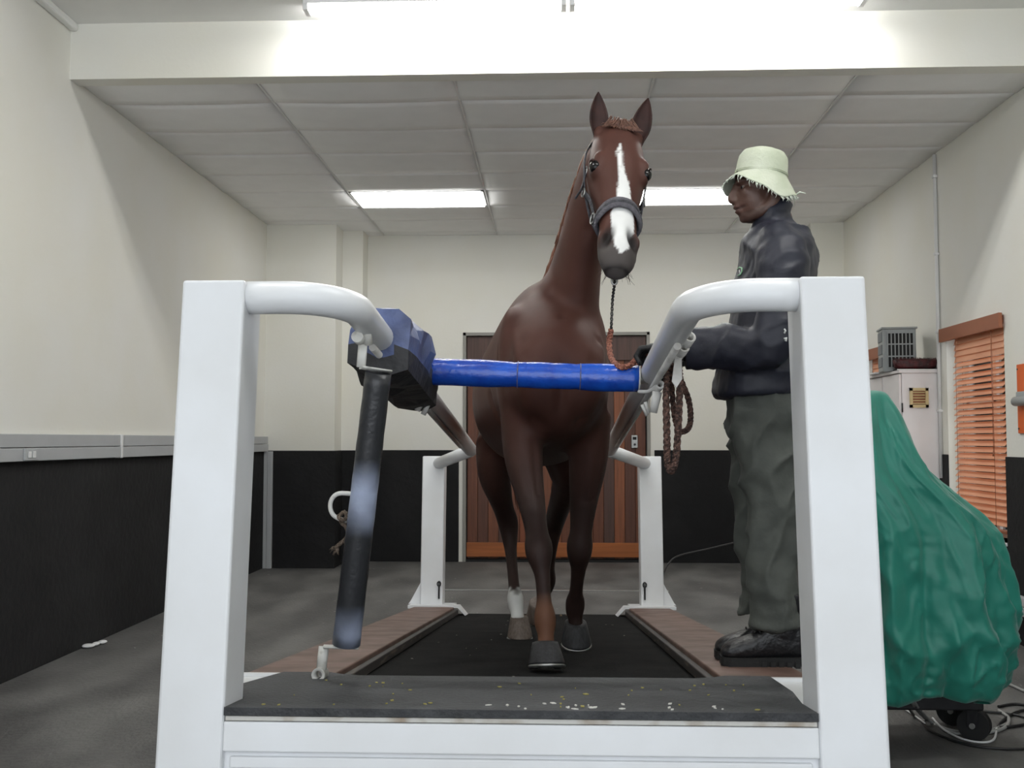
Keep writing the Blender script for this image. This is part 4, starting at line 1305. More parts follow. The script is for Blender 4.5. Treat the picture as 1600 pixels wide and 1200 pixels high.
# folds: soft creases across sleeve bends and the waist
P = coords(jme)
nrm = np.empty(len(P) * 3, dtype=np.float32); jme.vertices.foreach_get('normal', nrm); nrm = nrm.reshape(-1, 3)
d = np.zeros(len(P))
for i, p in enumerate(P):
    v = Vector(p)
    rg = 1 - abs(mnoise.noise(Vector((v.x * 6 + v.z * 4, v.y * 4, v.z * 8 - v.x * 6))) * 2)
    d[i] = .013 * rg * rg - .006 + .004 * mnoise.noise(v * 26)
P += nrm * d[:, None]
# gathered hem
set_coords(jme, P)
M['jacket'] = mat('navy_nylon', (33, 35, 46), 0.5, var=0.2, scale=6, bump=0.12, bscale=22, rgb2=(32, 33, 43), spec=0.35)
jk = wobj('jacket', jme, 'jacket', person, label='navy nylon jacket with a stand-up collar')
# cuff, hem, chest mark
wobj('cuff', MB().loft([ering(W_(1078, 548, -.072), (W_(1078, 520) - W_(1083, 575)).normalized(), SY, .064, .050, 20), ering(W_(1070, 549, -.066), (W_(1078, 520) - W_(1083, 575)).normalized(), SY, .063, .049, 20)]), 'jacket', person)
M['logo'] = mat('pale_green_print', (150, 205, 160), 0.6, var=0.2, scale=200)
M['logo_w'] = mat('white_print', (214, 216, 214), 0.6, var=0.1, scale=200)
from mathutils.bvhtree import BVHTree
def on_skin(me, org, o_, d_, lift):
    bvh = BVHTree.FromPolygons([v.co + Vector(org) for v in me.vertices], [tuple(p.vertices) for p in me.polygons])
    hit = bvh.ray_cast(o_, d_, 3.0)
    return (hit[0] + hit[1] * lift) if hit[0] is not None else None
camp = Vector((0, 0, CAM_Z))
bvhj = BVHTree.FromPolygons([v.co + Vector(person.location) for v in jme.vertices], [tuple(p.vertices) for p in jme.polygons])
def skin_pt(px, py, lift=.002):
    d_ = (at(px, py, 3.0) - camp).normalized()
    h = bvhj.ray_cast(camp, d_)
    return h[0] + h[1] * lift if h[0] is not None else None
def print_line(pix, r, m, name):
    pp = [skin_pt(*q) for q in pix]
    pp = [p for p in pp if p is not None]
    if len(pp) > 1:
        wobj(name, MB().tube(pp, r, 6), m, person)
print_line([(1153, 421), (1156, 418), (1160, 419), (1160, 424), (1158, 429), (1154, 431)], .0022, 'logo', 'chest_mark')
print_line([(1156, 423), (1157, 427), (1156, 431)], .0016, 'logo_w', 'chest_mark')
print_line([(1225, 514), (1227, 517), (1225, 521)], .003, 'logo_w', 'hem_mark')
print_line([(1225, 530), (1228, 528), (1227, 533)], .004, 'logo_w', 'hem_mark')

# -- trousers
tm_ = MB()
R2 = []
for (px, py, hx, hy) in interp_path([(1188, 600, .115, .165), (1190, 622, .122, .172), (1193, 650, .128, .180), (1194, 678, .120, .175), (1194, 690, .09, .12)], 12):
    R2.append(ering(W_(px, py), FX, SY, hx, hy, 26, 2.3))
tm_.loft(R2)
tlimb(tm_, [(W_(1201, 645, -.085), .092, .112), (W_(1203, 700, -.09), .088, .108), (W_(1206, 770, -.095), .078, .096), (W_(1208, 830, -.10), .073, .088), (W_(1207, 885, -.10), .072, .084), (W_(1210, 940, -.10), .076, .088), (W_(1213, 968, -.10), .078, .092), (W_(1214, 978, -.10), .074, .086)], 26, 20)
tlimb(tm_, [(W_(1186, 645, .09), .092, .108), (W_(1183, 700, .10), .086, .098), (W_(1181, 770, .10), .076, .086), (W_(1183, 830, .10), .072, .076), (W_(1187, 885, .10), .070, .072), (W_(1187, 935, .10), .072, .076), (W_(1188, 958, .10), .070, .072)], 26, 20)
tme = remesh(tm_, 0.008, 4, 0.5)
P = coords(tme)
nrm = np.empty(len(P) * 3, dtype=np.float32); tme.vertices.foreach_get('normal', nrm); nrm = nrm.reshape(-1, 3)
d = np.zeros(len(P))
for i, p in enumerate(P):
    v = Vector(p)
    rg = 1 - abs(mnoise.noise(Vector((v.x * 5 + v.z * 3, v.y * 5, v.z * 7 - v.x * 7))) * 2)
    d[i] = .018 * rg * rg - .008 + .010 * mnoise.noise(Vector((v.x * 9, v.y * 9, v.z * 14))) + .0035 * mnoise.noise(v * 24)
    hz = v.z - prs_base.z
    if hz < .32:
        d[i] += .007 * math.sin(hz * 95 + 2.2 * math.sin(v.x * 20)) * (1 - hz / .32)
P += nrm * d[:, None]
set_coords(tme, P)
M['trousers'] = mat('dark_green_grey_cotton', (76, 79, 74), 0.85, var=0.2, scale=8, bump=0.2, bscale=24, rgb2=(64, 67, 63))
wobj('trousers', tme, 'trousers', person, label='dark green-grey cotton trousers')

# -- boots
M['boot'] = mat('black_leather', (30, 30, 33), 0.35, var=0.25, scale=14, bump=0.25, bscale=50, rgb2=(22, 22, 24))
M['sole'] = mat('black_boot_sole', (20, 20, 20), 0.7, var=0.2, scale=20)
def boot(toe_px, heel_px, py_sole, dy):
    ty = PY + dy
    xt, xh = at(toe_px, py_sole, ty).x, at(heel_px, py_sole, ty).x
    zg = deck_z(ty) + 0.001
    Lf = xh - xt
    mb = MB()
    rings = []
    for (u_, hw, h, z0) in interp_path([(.0, .020, .020, .030), (.03, .036, .036, .026), (.12, .047, .056, .022), (.28, .050, .072, .022), (.45, .044, .092, .022), (.58, .040, .135, .022), (.72, .040, .17, .022), (.88, .038, .17, .022), (.97, .034, .16, .024), (1.0, .022, .13, .03)], 22):
        c_ = Vector((xt + u_ * Lf, ty, zg + z0 + h / 2))
        rings.append(ering(c_, SY, UP, hw, h / 2, 18, 2.6))
    mb.loft(rings)
    tlimb(mb, [(Vector((xt + .76 * Lf, ty, zg + .10)), .044, .058), (Vector((xt + .78 * Lf, ty, zg + .17)), .046, .058), (Vector((xt + .78 * Lf, ty, zg + .24)), .050, .060)], 8, 16)
    me = remesh(mb, .006, 3, .5)
    b = wobj('boot', me, 'boot', person)
    sp = [(0, -.018), (.02, -.034), (.10, -.048), (.28, -.053), (.48, -.045), (.62, -.041), (.85, -.041), (.96, -.034), (1.0, -.018)]
    poly = [(xt + u_ * Lf * 1.02 - .003, ty + w_) for u_, w_ in sp] + [(xt + u_ * Lf * 1.02 - .003, ty - w_) for u_, w_ in sp[::-1]]
    s_ = MB().prism(poly, .028, Matrix.Translation((0, 0, zg + .004)))
    for k in range(9):                       # tread lugs
        u_ = .06 + .1 * k
        s_.box(xt + u_ * Lf, xt + (u_ + .06) * Lf, ty - .05, ty - .046, zg, zg + .02).box(xt + u_ * Lf, xt + (u_ + .06) * Lf, ty + .046, ty + .05, zg, zg + .02)
        s_.box(xt + u_ * Lf, xt + (u_ + .06) * Lf, ty - .035, ty + .035, zg, zg + .006)
    me = s_.mesh(); moved(me, person.location); obj('sole', me, 'sole', b)
    lc = MB()
    for k in range(5):
        u_ = .40 + .055 * k
        zz = zg + .098 + .024 * k
        lc.tube([(xt + u_ * Lf, ty - .03, zz - .01), (xt + (u_ - .012) * Lf, ty, zz + .012), (xt + u_ * Lf, ty + .03, zz - .01)], .003, 6)
    me = lc.mesh(); moved(me, person.location); obj('laces', me, 'sole', b)
boot(1127, 1256, 1036, -.10)
boot(1118, 1242, 1012, .10)

# -- gloves: palm and five fingers closed on the rope
M['glove'] = mat('black_glove', (20, 20, 21), 0.6, var=0.25, scale=30, bump=0.2, bscale=80)
def glove(wrist, knuck, dy_dir, curl, name):
    """wrist -> knuckles axis; fingers curl downward over the rope."""
    ax = (knuck - wrist).normalized()
    side = Vector((0, 1, 0)) * dy_dir
    side = (side - side.dot(ax) * ax).normalized()
    dn = ax.cross(side); dn = dn if dn.z < 0 else -dn
    mb = MB()
    tlimb(mb, [(wrist - ax * .03, .030, .026), (wrist, .032, .026), (wrist.lerp(knuck, .5), .042, .022), (knuck, .044, .019), (knuck + ax * .008, .040, .014)], 12, 16, ref=side)
    for k, ln in enumerate((1.15, 1.25, 1.18, 1.0)):
        b0 = knuck + side * (-.034 + .0225 * k) - ax * .006
        p1 = b0 + ax * .034 * ln + dn * .010
        p2 = p1 + (ax * .35 + dn * .94).normalized() * .027 * ln
        p3 = p2 + (-ax * .65 + dn * .75).normalized() * .024 * ln
        mb.tube([b0 - ax * .012, b0, p1, p2, p3], [.0110, .0118, .0114, .0108, .0088], 10)
    t0 = wrist.lerp(knuck, .30) - side * .036
    t1 = t0 - side * .016 + ax * .026 + dn * .014
    t2 = t1 + ax * .030 + dn * .022 + side * .010
    t3 = t2 + ax * .016 + dn * .014 + side * .012
    mb.tube([t0 + side * .012, t0, t1, t2, t3], [.013, .0130, .0118, .0102, .0080], 10)
    wobj(name, remesh(mb, .0035, 2, .5), 'glove', person)
GL_W, GL_K = W_(1060, 551, -.05), W_(1021, 545, -.01)
glove(GL_W, GL_K, 1, 1, 'glove')
glove(W_(1074, 560, .11), W_(1038, 572, .09), 1, 1, 'glove')

# -- bucket hat: frayed wavy brim
M['hat'] = mat('pale_khaki_cotton', (204, 208, 190), 0.9, var=0.15, scale=10, bump=0.25, bscale=90, rgb2=(186, 193, 170))
ht0 = W_(1188, 287)
tilt = Matrix.Rotation(math.radians(7), 3, 'Y')
def hatp(x, y, z):
    return ht0 + tilt @ Vector((x, y, z))
rings = []
prof = [(1.42, -.032), (1.40, -.0285), (1.26, -.008), (1.10, .012), (1.0, .026), (.985, .040), (.97, .068), (.93, .092), (.80, .110), (.55, .119), (.25, .122), (.02, .123)]
NH = 48
for (r_, z_) in prof:
    ring = []
    for k in range(NH):
        a_ = 2 * PI * k / NH
        br = max(0, (r_ - 1.0) / .42)
        wav = br * (.016 * math.sin(2 * a_ + .6) + .008 * math.sin(3 * a_ + 2.0) + .004 * math.sin(7 * a_)) 
        lump = 1 + .02 * math.sin(3 * a_ + 10 * z_) * (1 - br)
        ring.append(hatp(.0905 * r_ * math.cos(a_) * lump, .088 * r_ * math.sin(a_) * lump, z_ + wav - br * .012 * math.cos(a_)))
    rings.append(ring)
hme2 = MB().loft(rings, cap=False).mesh('bucket_hat')
moved(hme2, person.location)
hat = obj('bucket_hat', hme2, 'hat', person, label='pale khaki bucket hat with a frayed brim')
sd = hat.modifiers.new('thick', 'SOLIDIFY'); sd.thickness = .003; sd.offset = -1
top = MB().loft([rings[-1], [hatp(0.0, 0, .113)] * NH], cap=False)
ro = MB()
for zz, rr_ in ((.036, .992), (.031, .998)):
    ro.tube([hatp(.0912 * rr_ * math.cos(a_), .0887 * rr_ * math.sin(a_), zz) for a_ in np.linspace(0, 2 * PI, 49)[:-1]], .0016, 6, closed=True)
me = ro.mesh(); moved(me, person.location); obj('stitching', me, 'hat', hat)
fr = MB(); rnd = random.Random(5)
for k in range(150):
    a_ = rnd.uniform(0, 2 * PI)
    i = int(a_ / (2 * PI) * NH) % NH
    b0 = rings[0][i].lerp(rings[0][(i + 1) % NH], rnd.random())
    out = (b0 - ht0); out.z = 0; out.normalize()
    ln = rnd.uniform(.006, .016) * (1.8 if rnd.random() > .9 else 1)
    p1 = b0 + out * ln * rnd.uniform(-.2, .5) + Vector((rnd.uniform(-.004, .004), rnd.uniform(-.004, .004), -ln * .6))
    p2 = p1 + out * rnd.uniform(-.004, .008) + Vector((rnd.uniform(-.004, .004), 0, -ln * .6))
    fr.tube([b0 - out * .004, p1, p2], [.0016, .0012, .0005], 5)
fr.tube([rings[0][1], rings[0][1] + Vector((.015, -.005, .010)), rings[0][1] + Vector((.035, -.01, .004))], [.003, .003, .001], 6)
me = fr.mesh(); moved(me, person.location); obj('fringe', me, mat('frayed_threads', (216, 222, 208), .9, var=.1), hat)

# ------------------------------------------------------------------ lead rope
lead = thing('lead_rope', tuple(at(957, 440, 3.62)), label='brown braided lead rope with chain running from the halter to the gloved hand', cat='rope')
c0 = chin
chain_pts = smooth_pts([c0, at(960, 436, 3.66), at(957, 470, 3.72), at(955, 515, 3.80)], 40)
for i in range(0, 39):
    a_, b_ = chain_pts[i], chain_pts[i + 1]
    t_ = (b_ - a_).normalized(); u = t_.orthogonal().normalized()
    if i % 2: u = t_.cross(u)
    mid = (a_ + b_) / 2; hl = (b_ - a_).length * .8
    link = [mid + t_ * hl * math.cos(q) + u * .005 * math.sin(q) for q in np.linspace(0, 2 * PI, 11)[:-1]]
    if i == 0:
        chain_mb = MB()
    chain_mb.tube(link, .0018, 5, closed=True)
wobj('chain', chain_mb, 'dark_steel', lead)
cl = at(960, 437, 3.65)
wobj('snap_clip', MB().tube([cl + Vector((.010 * math.cos(q), 0, .018 * math.sin(q))) for q in np.linspace(0, 2 * PI, 15)[:-1]], .004, 8, closed=True), 'steel', lead)
def braid(pts, r, n):
    ps = smooth_pts(pts, n)
    mb = MB().tube(ps, r * .8, 10)
    for ph in (0, 2 * PI / 3, 4 * PI / 3):
        hel = []
        for i, p in enumerate(ps):
            t_ = (ps[min(i + 1, n - 1)] - ps[max(i - 1, 0)]).normalized()
            u = Vector((0, 1, 0)); u = (u - u.dot(t_) * t_).normalized(); w2 = t_.cross(u)
            a_ = i * .75 + ph
            hel.append(p + (u * math.cos(a_) + w2 * math.sin(a_)) * r * .55)
        mb.tube(hel, r * .52, 6)
    return mb
GH = W_(1010, 560, -.02)
seg1 = [at(955, 515, 3.80), at(952, 535, 3.80), at(955, 558, 3.70), at(967, 573, 3.585), at(984, 571, 3.585), at(1000, 557, 3.60), at(1012, 553, 3.60), at(1028, 566, 3.60), at(1042, 584, 3.52)]
wobj('rope', braid(seg1, .011, 70), 'copper_rope', lead)
seg2 = [at(1042, 584, 3.52), at(1041, 620, 3.46), at(1042, 680, 3.44), at(1043, 722, 3.44), at(1049, 736, 3.44), at(1056, 715, 3.43), at(1060, 660, 3.42), at(1062, 600, 3.42), at(1060, 572, 3.46), at(1052, 566, 3.52)]
wobj('rope', braid(seg2, .0125, 130), 'rope', lead)
seg3 = [at(1050, 568, 3.54), at(1062, 590, 3.55), at(1076, 625, 3.56), at(1079, 655, 3.56), at(1074, 671, 3.56), at(1062, 673, 3.56), at(1054, 650, 3.56), at(1049, 600, 3.56), at(1046, 575, 3.56)]
wobj('rope', braid(seg3, .0105, 100), 'rope', lead)
# ------------------------------------------------------------------ covered machine at the right
cart = thing('covered_cart', (1.45, 4.5, 0), label='wheeled machine draped in a green cloth cover beside the right post', cat='cart')
secs = [(1.500, -.13, .035, .10), (1.488, -.13, .075, .17), (1.44, -.135, .105, .22), (1.32, -.13, .160, .28), (1.18, -.115, .220, .32), (1.08, -.07, .285, .345),
        (.98, -.01, .350, .36), (.90, .015, .392, .37), (.80, .02, .412, .375), (.60, .025, .425, .38), (.44, .025, .43, .38), (.34, .02, .415, .37), (.27, .015, .385, .345), (.245, .015, .36, .32)]
NC = 300
rings = []
for (z_, cx_, ax_, ay_) in interp_path(secs, 110):
    cx_ += .03; ax_ -= .035 * min(1, max(0, (1.45 - z_) / .5))
    low = min(1, max(0, (1.45 - z_) / .9))
    ring = []
    for k in range(NC):
        a_ = 2 * PI * k / NC
        c_, s_ = math.cos(a_), math.sin(a_)
        ex = .80
        x = math.copysign(abs(c_) ** ex, c_); y = math.copysign(abs(s_) ** ex, s_)
        # pleats that radiate from the peak and sharpen into ridges on the way down
        def ridge(t):
            return 1 - 2 * abs((t % 1.0) - .5) * 2 ** 1.0
        wob = .35 * mnoise.noise(Vector((c_ * 1.2, s_ * 1.2, z_ * 1.8)))
        fold = .030 * low * ridge(a_ / (2 * PI) * 9 + .25 + wob) + .016 * low * ridge(a_ / (2 * PI) * 17 + 1.1 * z_ + 2 * wob)
        fold += .022 * (1 - low) * math.sin(6 * a_ + .5) * min(1, (1.5 - z_) * 9)
        fold += .040 * low * mnoise.noise(Vector((c_ * 1.7, s_ * 1.7, z_ * 2.6)))
        # diagonal drag folds from the peak toward the lower right
        rg = 1 - abs(mnoise.noise(Vector((a_ * 2.2 + z_ * 3.4, z_ * 2.4 - a_ * 1.2, 4.2))) * 2.2)
        fold += .028 * low * max(0, rg) ** 2 - .010
        rg = 1 - abs(mnoise.noise(Vector((a_ * 5.0 - z_ * 4.5, z_ * 6.0 + a_ * 1.5, 9.1))) * 2.4)
        fold += .013 * low * max(0, rg) ** 3
        rg = 1 - abs(mnoise.noise(Vector((a_ * 7.0 + z_ * 9.0, z_ * 9.0 - a_ * 2.0, 2.7))) * 2.4)
        fold += .006 * low * max(0, rg) ** 3
        # gathered seam near the front
        g = math.exp(-((a_ - 4.66) / .09) ** 2) * low
        g2 = math.exp(-((a_ - 4.66) / .035) ** 2) * low
        pk = max(0, min(1, (1.05 - z_) / .2))
        fold += -.020 * g2 + .004 * g * pk * math.sin(z_ * 110 + 9 * a_ + 3 * mnoise.noise(Vector((0, 0, z_ * 9))))
        rho = 1 + fold / max(.12, (ax_ + ay_) / 2)
        ring.append(Vector((cx_ + ax_ * x * rho, ay_ * y * rho, z_ + (.02 * math.sin(4 * a_ + 1) + .012 * math.sin(11 * a_)) * max(0, (.42 - z_) / .2))))
    rings.append(ring)
cv = MB().loft(rings, cap=False)
cv.loft([rings[0], [Vector((-.13, 0, 1.503))] * NC], cap=False)
o = cv.build('cloth_cover', 'green', cart, label='green cloth cover with folds')
sd = o.modifiers.new('thick', 'SOLIDIFY'); sd.thickness = .004; sd.offset = -1
MB().box(-.28, .36, -.05, .32, .150, .215, .008).build('base_frame', 'dark_steel', cart)
for (wx, wy) in ((.36, .06), (-.20, .06), (.36, .30), (-.20, .30)):
    c_ = Vector((wx, wy, .066))
    w = MB().tube([c_ + Vector((-.014, -.020, 0)), c_ + Vector((.014, .020, 0))], .066, 26).build('caster_wheel', 'dark', cart)
    MB().tube([c_ + Vector((-.024, -.034, 0)), c_ + Vector((.024, .034, 0))], .012, 10).build('axle', 'steel', w)
    xf = Matrix.Rotation(math.atan2(.82, .57) - PI / 2, 4, 'Z')
    fk = MB()
    for s in (-1, 1):
        fk.box(-.022, .022, s * .030 - .003, s * .030 + .003, -.01, .088, 0, Matrix.Translation(c_) @ xf)
    fk.box(-.03, .03, -.034, .034, .084, .096, 0, Matrix.Translation(c_) @ xf)
    fk.build('caster_fork', 'dark_steel', w)

# cables lying round the cart
def cable(name, pts, r, m, label, n=40):
    t = MB().tube(smooth_pts(pts, n), r, 8).mesh(name)
    o = obj(name, t, m)
    return tag(o, label, 'cable', 'cables on the floor by the cart')
def fl(px, py, z=0.008):
    d_ = (at(px, py, 3.0) - Vector((0, 0, CAM_Z))); k = (z - CAM_Z) / d_.z
    return Vector((0, 0, CAM_Z)) + d_ * k
cable('cable', [at(1414, 1062, 4.35), at(1424, 1095, 4.35), fl(1446, 1122), fl(1480, 1140), fl(1530, 1146), fl(1568, 1138), fl(1576, 1122), fl(1560, 1110)], .008, 'cable_grey', 'thick grey cable hanging from the green cover and looping on the floor')
cable('cable', [at(1418, 1064, 4.40), at(1430, 1098, 4.38), fl(1455, 1128), fl(1492, 1146), fl(1540, 1143), fl(1575, 1130)], .006, 'cable_grey', 'second grey cable beside the thick one under the green cover')
cable('cable', [at(1410, 1064, 4.40), at(1414, 1090, 4.38), fl(1428, 1118), fl(1460, 1145), fl(1520, 1165), fl(1600, 1170), fl(1660, 1160)], .006, 'cable_black', 'black cable curving across the floor in front of the cart')
cable('cable', [fl(1457, 1122), fl(1475, 1140), fl(1505, 1155), fl(1535, 1160), fl(1553, 1155), fl(1557, 1138)], .005, 'pvc_white', 'thin white cable loop lying nearest the viewer under the cart')
cable('cable', [fl(1560, 1104), fl(1590, 1100), fl(1625, 1108), fl(1640, 1120), fl(1600, 1132), fl(1560, 1135), fl(1590, 1112), fl(1640, 1106)], .007, 'cable_black', 'black cable coil at the right edge beside the caster')
cable('cable', [fl(1500, 1106), fl(1540, 1112), fl(1580, 1116), fl(1640, 1130)], .006, 'cable_black', 'black cable passing behind the right caster')
cable('cable', [fl(1560, 1062), fl(1590, 1075), fl(1640, 1098)], .008, 'cable_grey', 'pale grey cable behind the cart at the right edge')
cable('cable', [fl(1385, 1088), fl(1420, 1112), fl(1445, 1130)], .004, 'pvc_white', 'thin white cable running from the right post toward the cart')
# thin cable strung from the rear post past the legs
o = MB().tube(smooth_pts([at(1036, 918, 7.15), at(1036, 900, 7.1), at(1045, 880, 7.2), at(1062, 868, 7.3), at(1105, 858, 7.6), at(1170, 842, 8.0), at(1260, 818, 8.5), Vector((2.93, 9.0, .62))], 40), .006, 8).build('cable', 'cable_black')
tag(o, 'thin black cable strung from the rear right post behind the person', 'cable')

# ------------------------------------------------------------------ cabinet with things on it
cb = thing('cabinet', (2.645, 7.93, 0), label='tall white cabinet against the right wall by the window', cat='cabinet')
CW, CD, CH = .29, .80, 1.80
MB().box(0.02, CW, 0, CD, 0.0, CH, .004).build('body', 'cabinet', cb)
for k in range(2):
    dr = MB().box(0, .018, .006 + k * CD / 2, CD / 2 * (k + 1) - .006, .06, CH - .01, .003).build('door', 'cabinet', cb)
    hy = CD / 2 - .05 if k == 0 else CD / 2 + .05
    MB().tube([(0, hy, 1.0), (-.03, hy, 1.0), (-.03, hy, 1.12), (0, hy, 1.12)], .006, 8).build('handle', 'dark_steel', dr)
MB().box(-.005, CW + .01, -.012, CD, CH, CH + .022, .003).build('top_board', 'cabinet', cb)
for z in (.4, 1.5):
    MB().tube([(.018, -.006, z), (.018, -.006, z + .07)], .006, 8).build('hinge', 'dark_steel', cb)
v = MB()
vx0, vx1, vz0, vz1 = .075, .215, 1.535, 1.685
v.box(vx0, vx1, -.014, 0, vz0, vz0 + .022).box(vx0, vx1, -.014, 0, vz1 - .022, vz1).box(vx0, vx0 + .022, -.014, 0, vz0, vz1).box(vx1 - .022, vx1, -.014, 0, vz0, vz1)
vg = v.build('vent', 'beige', cb, label='square beige louvred vent')
MB().box(vx0 + .02, vx1 - .02, -.003, 0, vz0 + .02, vz1 - .02).build('vent_back', 'wood_blind_dark', vg)
for k in range(5):
    xf = Matrix.Translation((0, -.006, vz0 + .033 + k * .021)) @ Matrix.Rotation(.6, 4, 'X')
    MB().box(vx0 + .022, vx1 - .022, -.009, .009, -.0015, .0015, 0, xf).build('slat', 'beige', vg)

# grey vented device standing on the cabinet
ac = thing('air_device', (2.72, 8.20, CH + .022), (0, 0, math.radians(-8)), 'grey vented box device standing on the white cabinet', 'device')
MB().box(-.12, .13, -.10, .12, 0, .34, .012).build('case', 'grey_plastic', ac)
g = MB().box(-.08, .11, -.106, -.100, .03, .31).build('grille_back', 'dark', ac)
for k in range(8):
    x = -.085 + .0275 * k
    MB().box(x - .004, x + .004, -.112, -.105, .03, .31).build('grille_bar', 'grey_plastic', g)
for z in (.03, .12, .215, .305):
    MB().box(-.09, .115, -.113, -.105, z - .005, z + .005).build('grille_bar', 'grey_plastic', g)
for k in range(3):
    MB().box(-.126, -.119, -.075, .09, .04 + .10 * k, .115 + .10 * k, .003).build('side_panel', M['dark_steel'] if False else mat('side_panel_grey_%d' % k, (118, 122, 126), .5), ac)
MB().box(-.13, .14, -.11, .13, .335, .35, .004).build('lid', 'grey_plastic', ac)
# dark red tray with brush edge
tr = thing('brush_tray', (2.79, 7.995, CH + .022), (0, 0, 0), 'dark red bristly tray lying on the cabinet in front of the grey device', 'tray')
MB().loft([ering(Vector((0, 0, z_)), FX, SY, a_, b_, 24, 3.5) for z_, a_, b_ in ((0.012, .14, .05), (.03, .155, .058), (.075, .165, .062), (.085, .155, .055), (.07, .148, .05))]).build('tray_body', 'dark_red', tr)
mb = MB(); rnd = random.Random(9)
for k in range(260):
    b0 = Vector((rnd.uniform(-.155, .155), rnd.uniform(-.055, .055), .07))
    mb.tube([b0, b0 + Vector((rnd.uniform(-.008, .008), rnd.uniform(-.008, .008), rnd.uniform(.018, .032)))], [.0025, .001], 4)
tag(mb.build('bristles', 'dark_red', tr), kind='stuff')
MB().box(-.15, .15, -.055, .055, 0, .012, .003).build('tray_foot', 'dark', tr)
o = MB().box(2.60, 2.90, 8.36, 8.58, CH + .022, CH + .034, .002).build('paper_stack', 'paper'); tag(o, 'flat white papers on the cabinet behind the grey device', 'paper')
o = MB().box(2.63, 2.93, 7.92, 7.93, CH + .022, CH + .03, .002).build('ruler', 'pvc_white'); tag(o, 'thin white strip along the near edge of the cabinet top', 'ruler')

# ------------------------------------------------------------------ orange board with a grey roll holder, at the right edge
ob = thing('orange_board', (XR, 6.40, 1.33), label='orange board with a grey holder fixed to the right wall', cat='board')
MB().box(-.014, 0, -.27, .20, 0, .435, .003).build('panel', 'orange', ob)
MB().box(-.017, -.014, -.21, .08, .28, .385).build('label_plate', 'pvc_white', ob, label='white label plate')
for (y_, z_) in ((.185, .03), (.185, .405), (-.25, .03), (-.25, .405)):
    MB().tube([(-.014, y_, z_), (-.018, y_, z_)], .006, 8).build('screw', 'dark_steel', ob)
MB().tube([(-.043, -.25, .20), (-.043, .16, .20)], .030, 20).build('holder_roll', 'grey_plastic', ob)
MB().box(-.05, -.014, -.20, .14, .225, .26, .006).build('holder_arm', 'grey_plastic', ob)
MB().tube([(-.043, .16, .20), (-.043, .166, .20)], .018, 14).build('holder_core', 'dark', ob)

# ------------------------------------------------------------------ bits
o = None
fth = MB()
p0 = fl(138, 1012, .0); 
for (dx, dy, rx, ry) in ((0, 0, .04, .018), (.02, .06, .022, .018), (.035, .12, .028, .016)):
    fth.ellipsoid(p0 + Vector((dx, dy, .012)), rx, ry * 2.2, .012)
o = fth.build('paper_scrap', 'paper'); tag(o, 'crumpled white paper scrap on the floor against the left dado', 'paper')
# rope end tied to the hook of the hanging bar
kn = thing('rope_knot', tuple(at(532, 815, 2.88)), label='frayed grey-brown rope knotted to the hook on the hanging bar', cat='rope')
M['old_rope'] = mat('old_grey_rope', (128, 112, 98), .95, var=.4, scale=60, bump=.8, bscale=150, rgb2=(80, 68, 58))
wobj('knot', braid([at(528, 806, 2.885), at(534, 813, 2.872), at(542, 808, 2.885), at(538, 800, 2.90), at(530, 808, 2.90), at(536, 820, 2.88)], .006, 40), 'old_rope', kn)
wobj('strand', braid([at(536, 818, 2.88), at(542, 826, 2.88), at(543, 836, 2.88), at(539, 843, 2.885), at(532, 849, 2.89), at(524, 856, 2.89)], .006, 44), 'old_rope', kn)
mb = MB(); rnd = random.Random(2)
b0 = at(526, 854, 2.89)
for k in range(24):
    e_ = at(523 + rnd.uniform(-9, 7), 862 + rnd.uniform(-3, 6), 2.89 + rnd.uniform(-.01, .01))
    mb.tube([b0, b0.lerp(e_, .5) + Vector((rnd.uniform(-.003, .003), 0, .003)), e_], [.0025, .002, .001], 4)
wobj('frayed_end', mb, 'old_rope', kn)
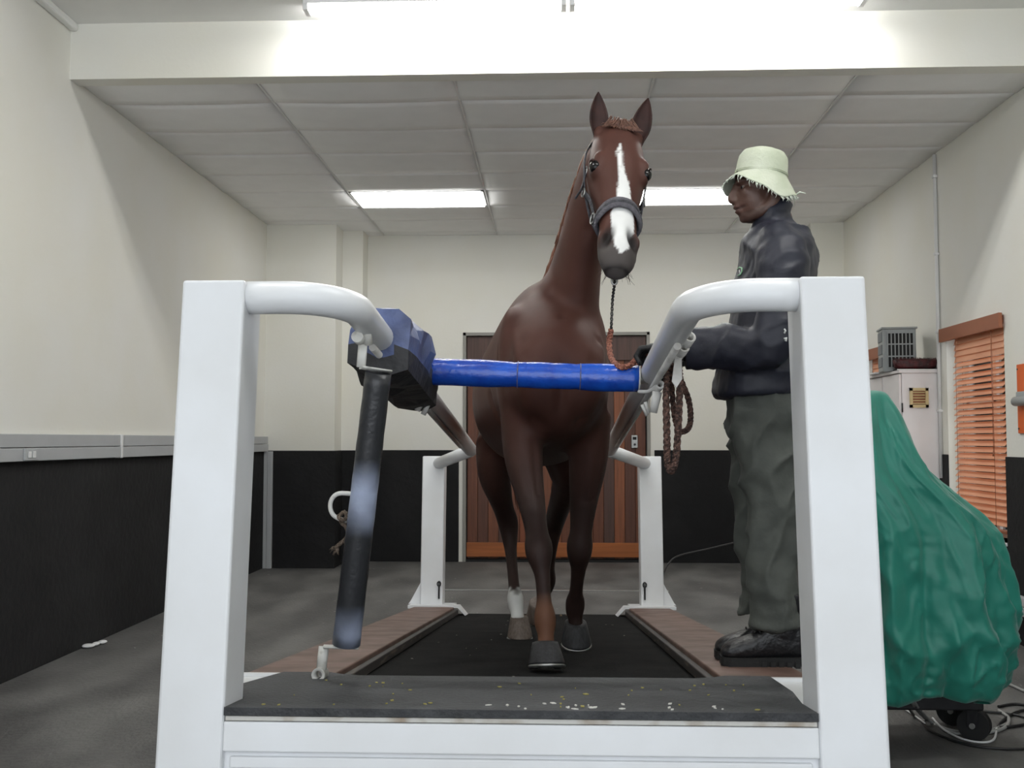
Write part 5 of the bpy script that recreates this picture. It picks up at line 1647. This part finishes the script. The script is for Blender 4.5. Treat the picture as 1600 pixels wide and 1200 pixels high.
# straw, flakes and leaf bits on the mat, belt and floor
def bits(name, m, n, fn, size, label, seed):
    rnd = random.Random(seed)
    mb = MB()
    for k in range(n):
        c_ = fn(rnd)
        s_ = size * rnd.uniform(.4, 1.3); a_ = rnd.uniform(0, PI)
        u = Vector((math.cos(a_), math.sin(a_), 0)) * s_; w2 = Vector((-math.sin(a_), math.cos(a_), 0)) * s_ * rnd.uniform(.3, .8)
        hgt_ = Vector((0, 0, .0025))
        q = [c_ - u, c_ + w2, c_ + u, c_ - w2]
        mb.add(q + [p + hgt_ for p in q], [(3, 2, 1, 0), (4, 5, 6, 7)] + [(i, (i + 1) % 4, 4 + (i + 1) % 4, 4 + i) for i in range(4)])
    o = mb.build(name, m); tag(o, label, 'debris', None, 'stuff')
def on_mat(r):
    x, y = r.uniform(-.6, .6), r.uniform(.02, .5)
    return TM_M @ Vector((x, y, .0145))
def on_mat_c(r):
    x, y = r.gauss(.15, .16), abs(r.gauss(.03, .05)) + .01
    return TM_M @ Vector((max(-.6, min(.6, x)), y, .0145))
def on_floor(r):
    return Vector((r.choice((r.uniform(-2.8, -1.1), r.uniform(-1.8, 1.8))), r.uniform(4.5, 10.3), 0.001)) if r.random() < .5 else Vector((r.uniform(-1.8, 2.3), r.uniform(7.6, 10.3), 0.001))
def on_belt(r):
    return TM_M @ Vector((r.uniform(-.5, .5), r.uniform(.7, 4.4), BELT + .001))
bits('flakes', mat('white_flakes', (214, 212, 206), .9, var=.1), 22, on_mat_c, .007, 'small white flakes scattered on the front rubber mat', 1)
bits('leaf_bits', mat('yellow_leaf', (168, 158, 92), .9, var=.3), 40, on_mat, .006, 'yellowish straw and leaf bits on the front rubber mat', 2)
bits('floor_crumbs', mat('pale_crumbs', (150, 148, 144), .9, var=.2), 150, on_floor, .010, 'pale crumbs scattered over the dark rubber floor', 3)
bits('belt_crumbs', mat('pale_crumbs2', (120, 116, 110), .9, var=.2), 26, on_belt, .006, 'tiny pale crumbs on the black belt', 4)
def on_drop(r):
    return TM_M @ Vector((.0 + r.gauss(0, .06), 4.60 + r.gauss(0, .04), BELT + .004))
bits('droppings', mat('straw_dung', (120, 98, 70), .95, var=.4), 60, on_drop, .016, 'small pile of straw-like droppings at the rear end of the belt', 6)
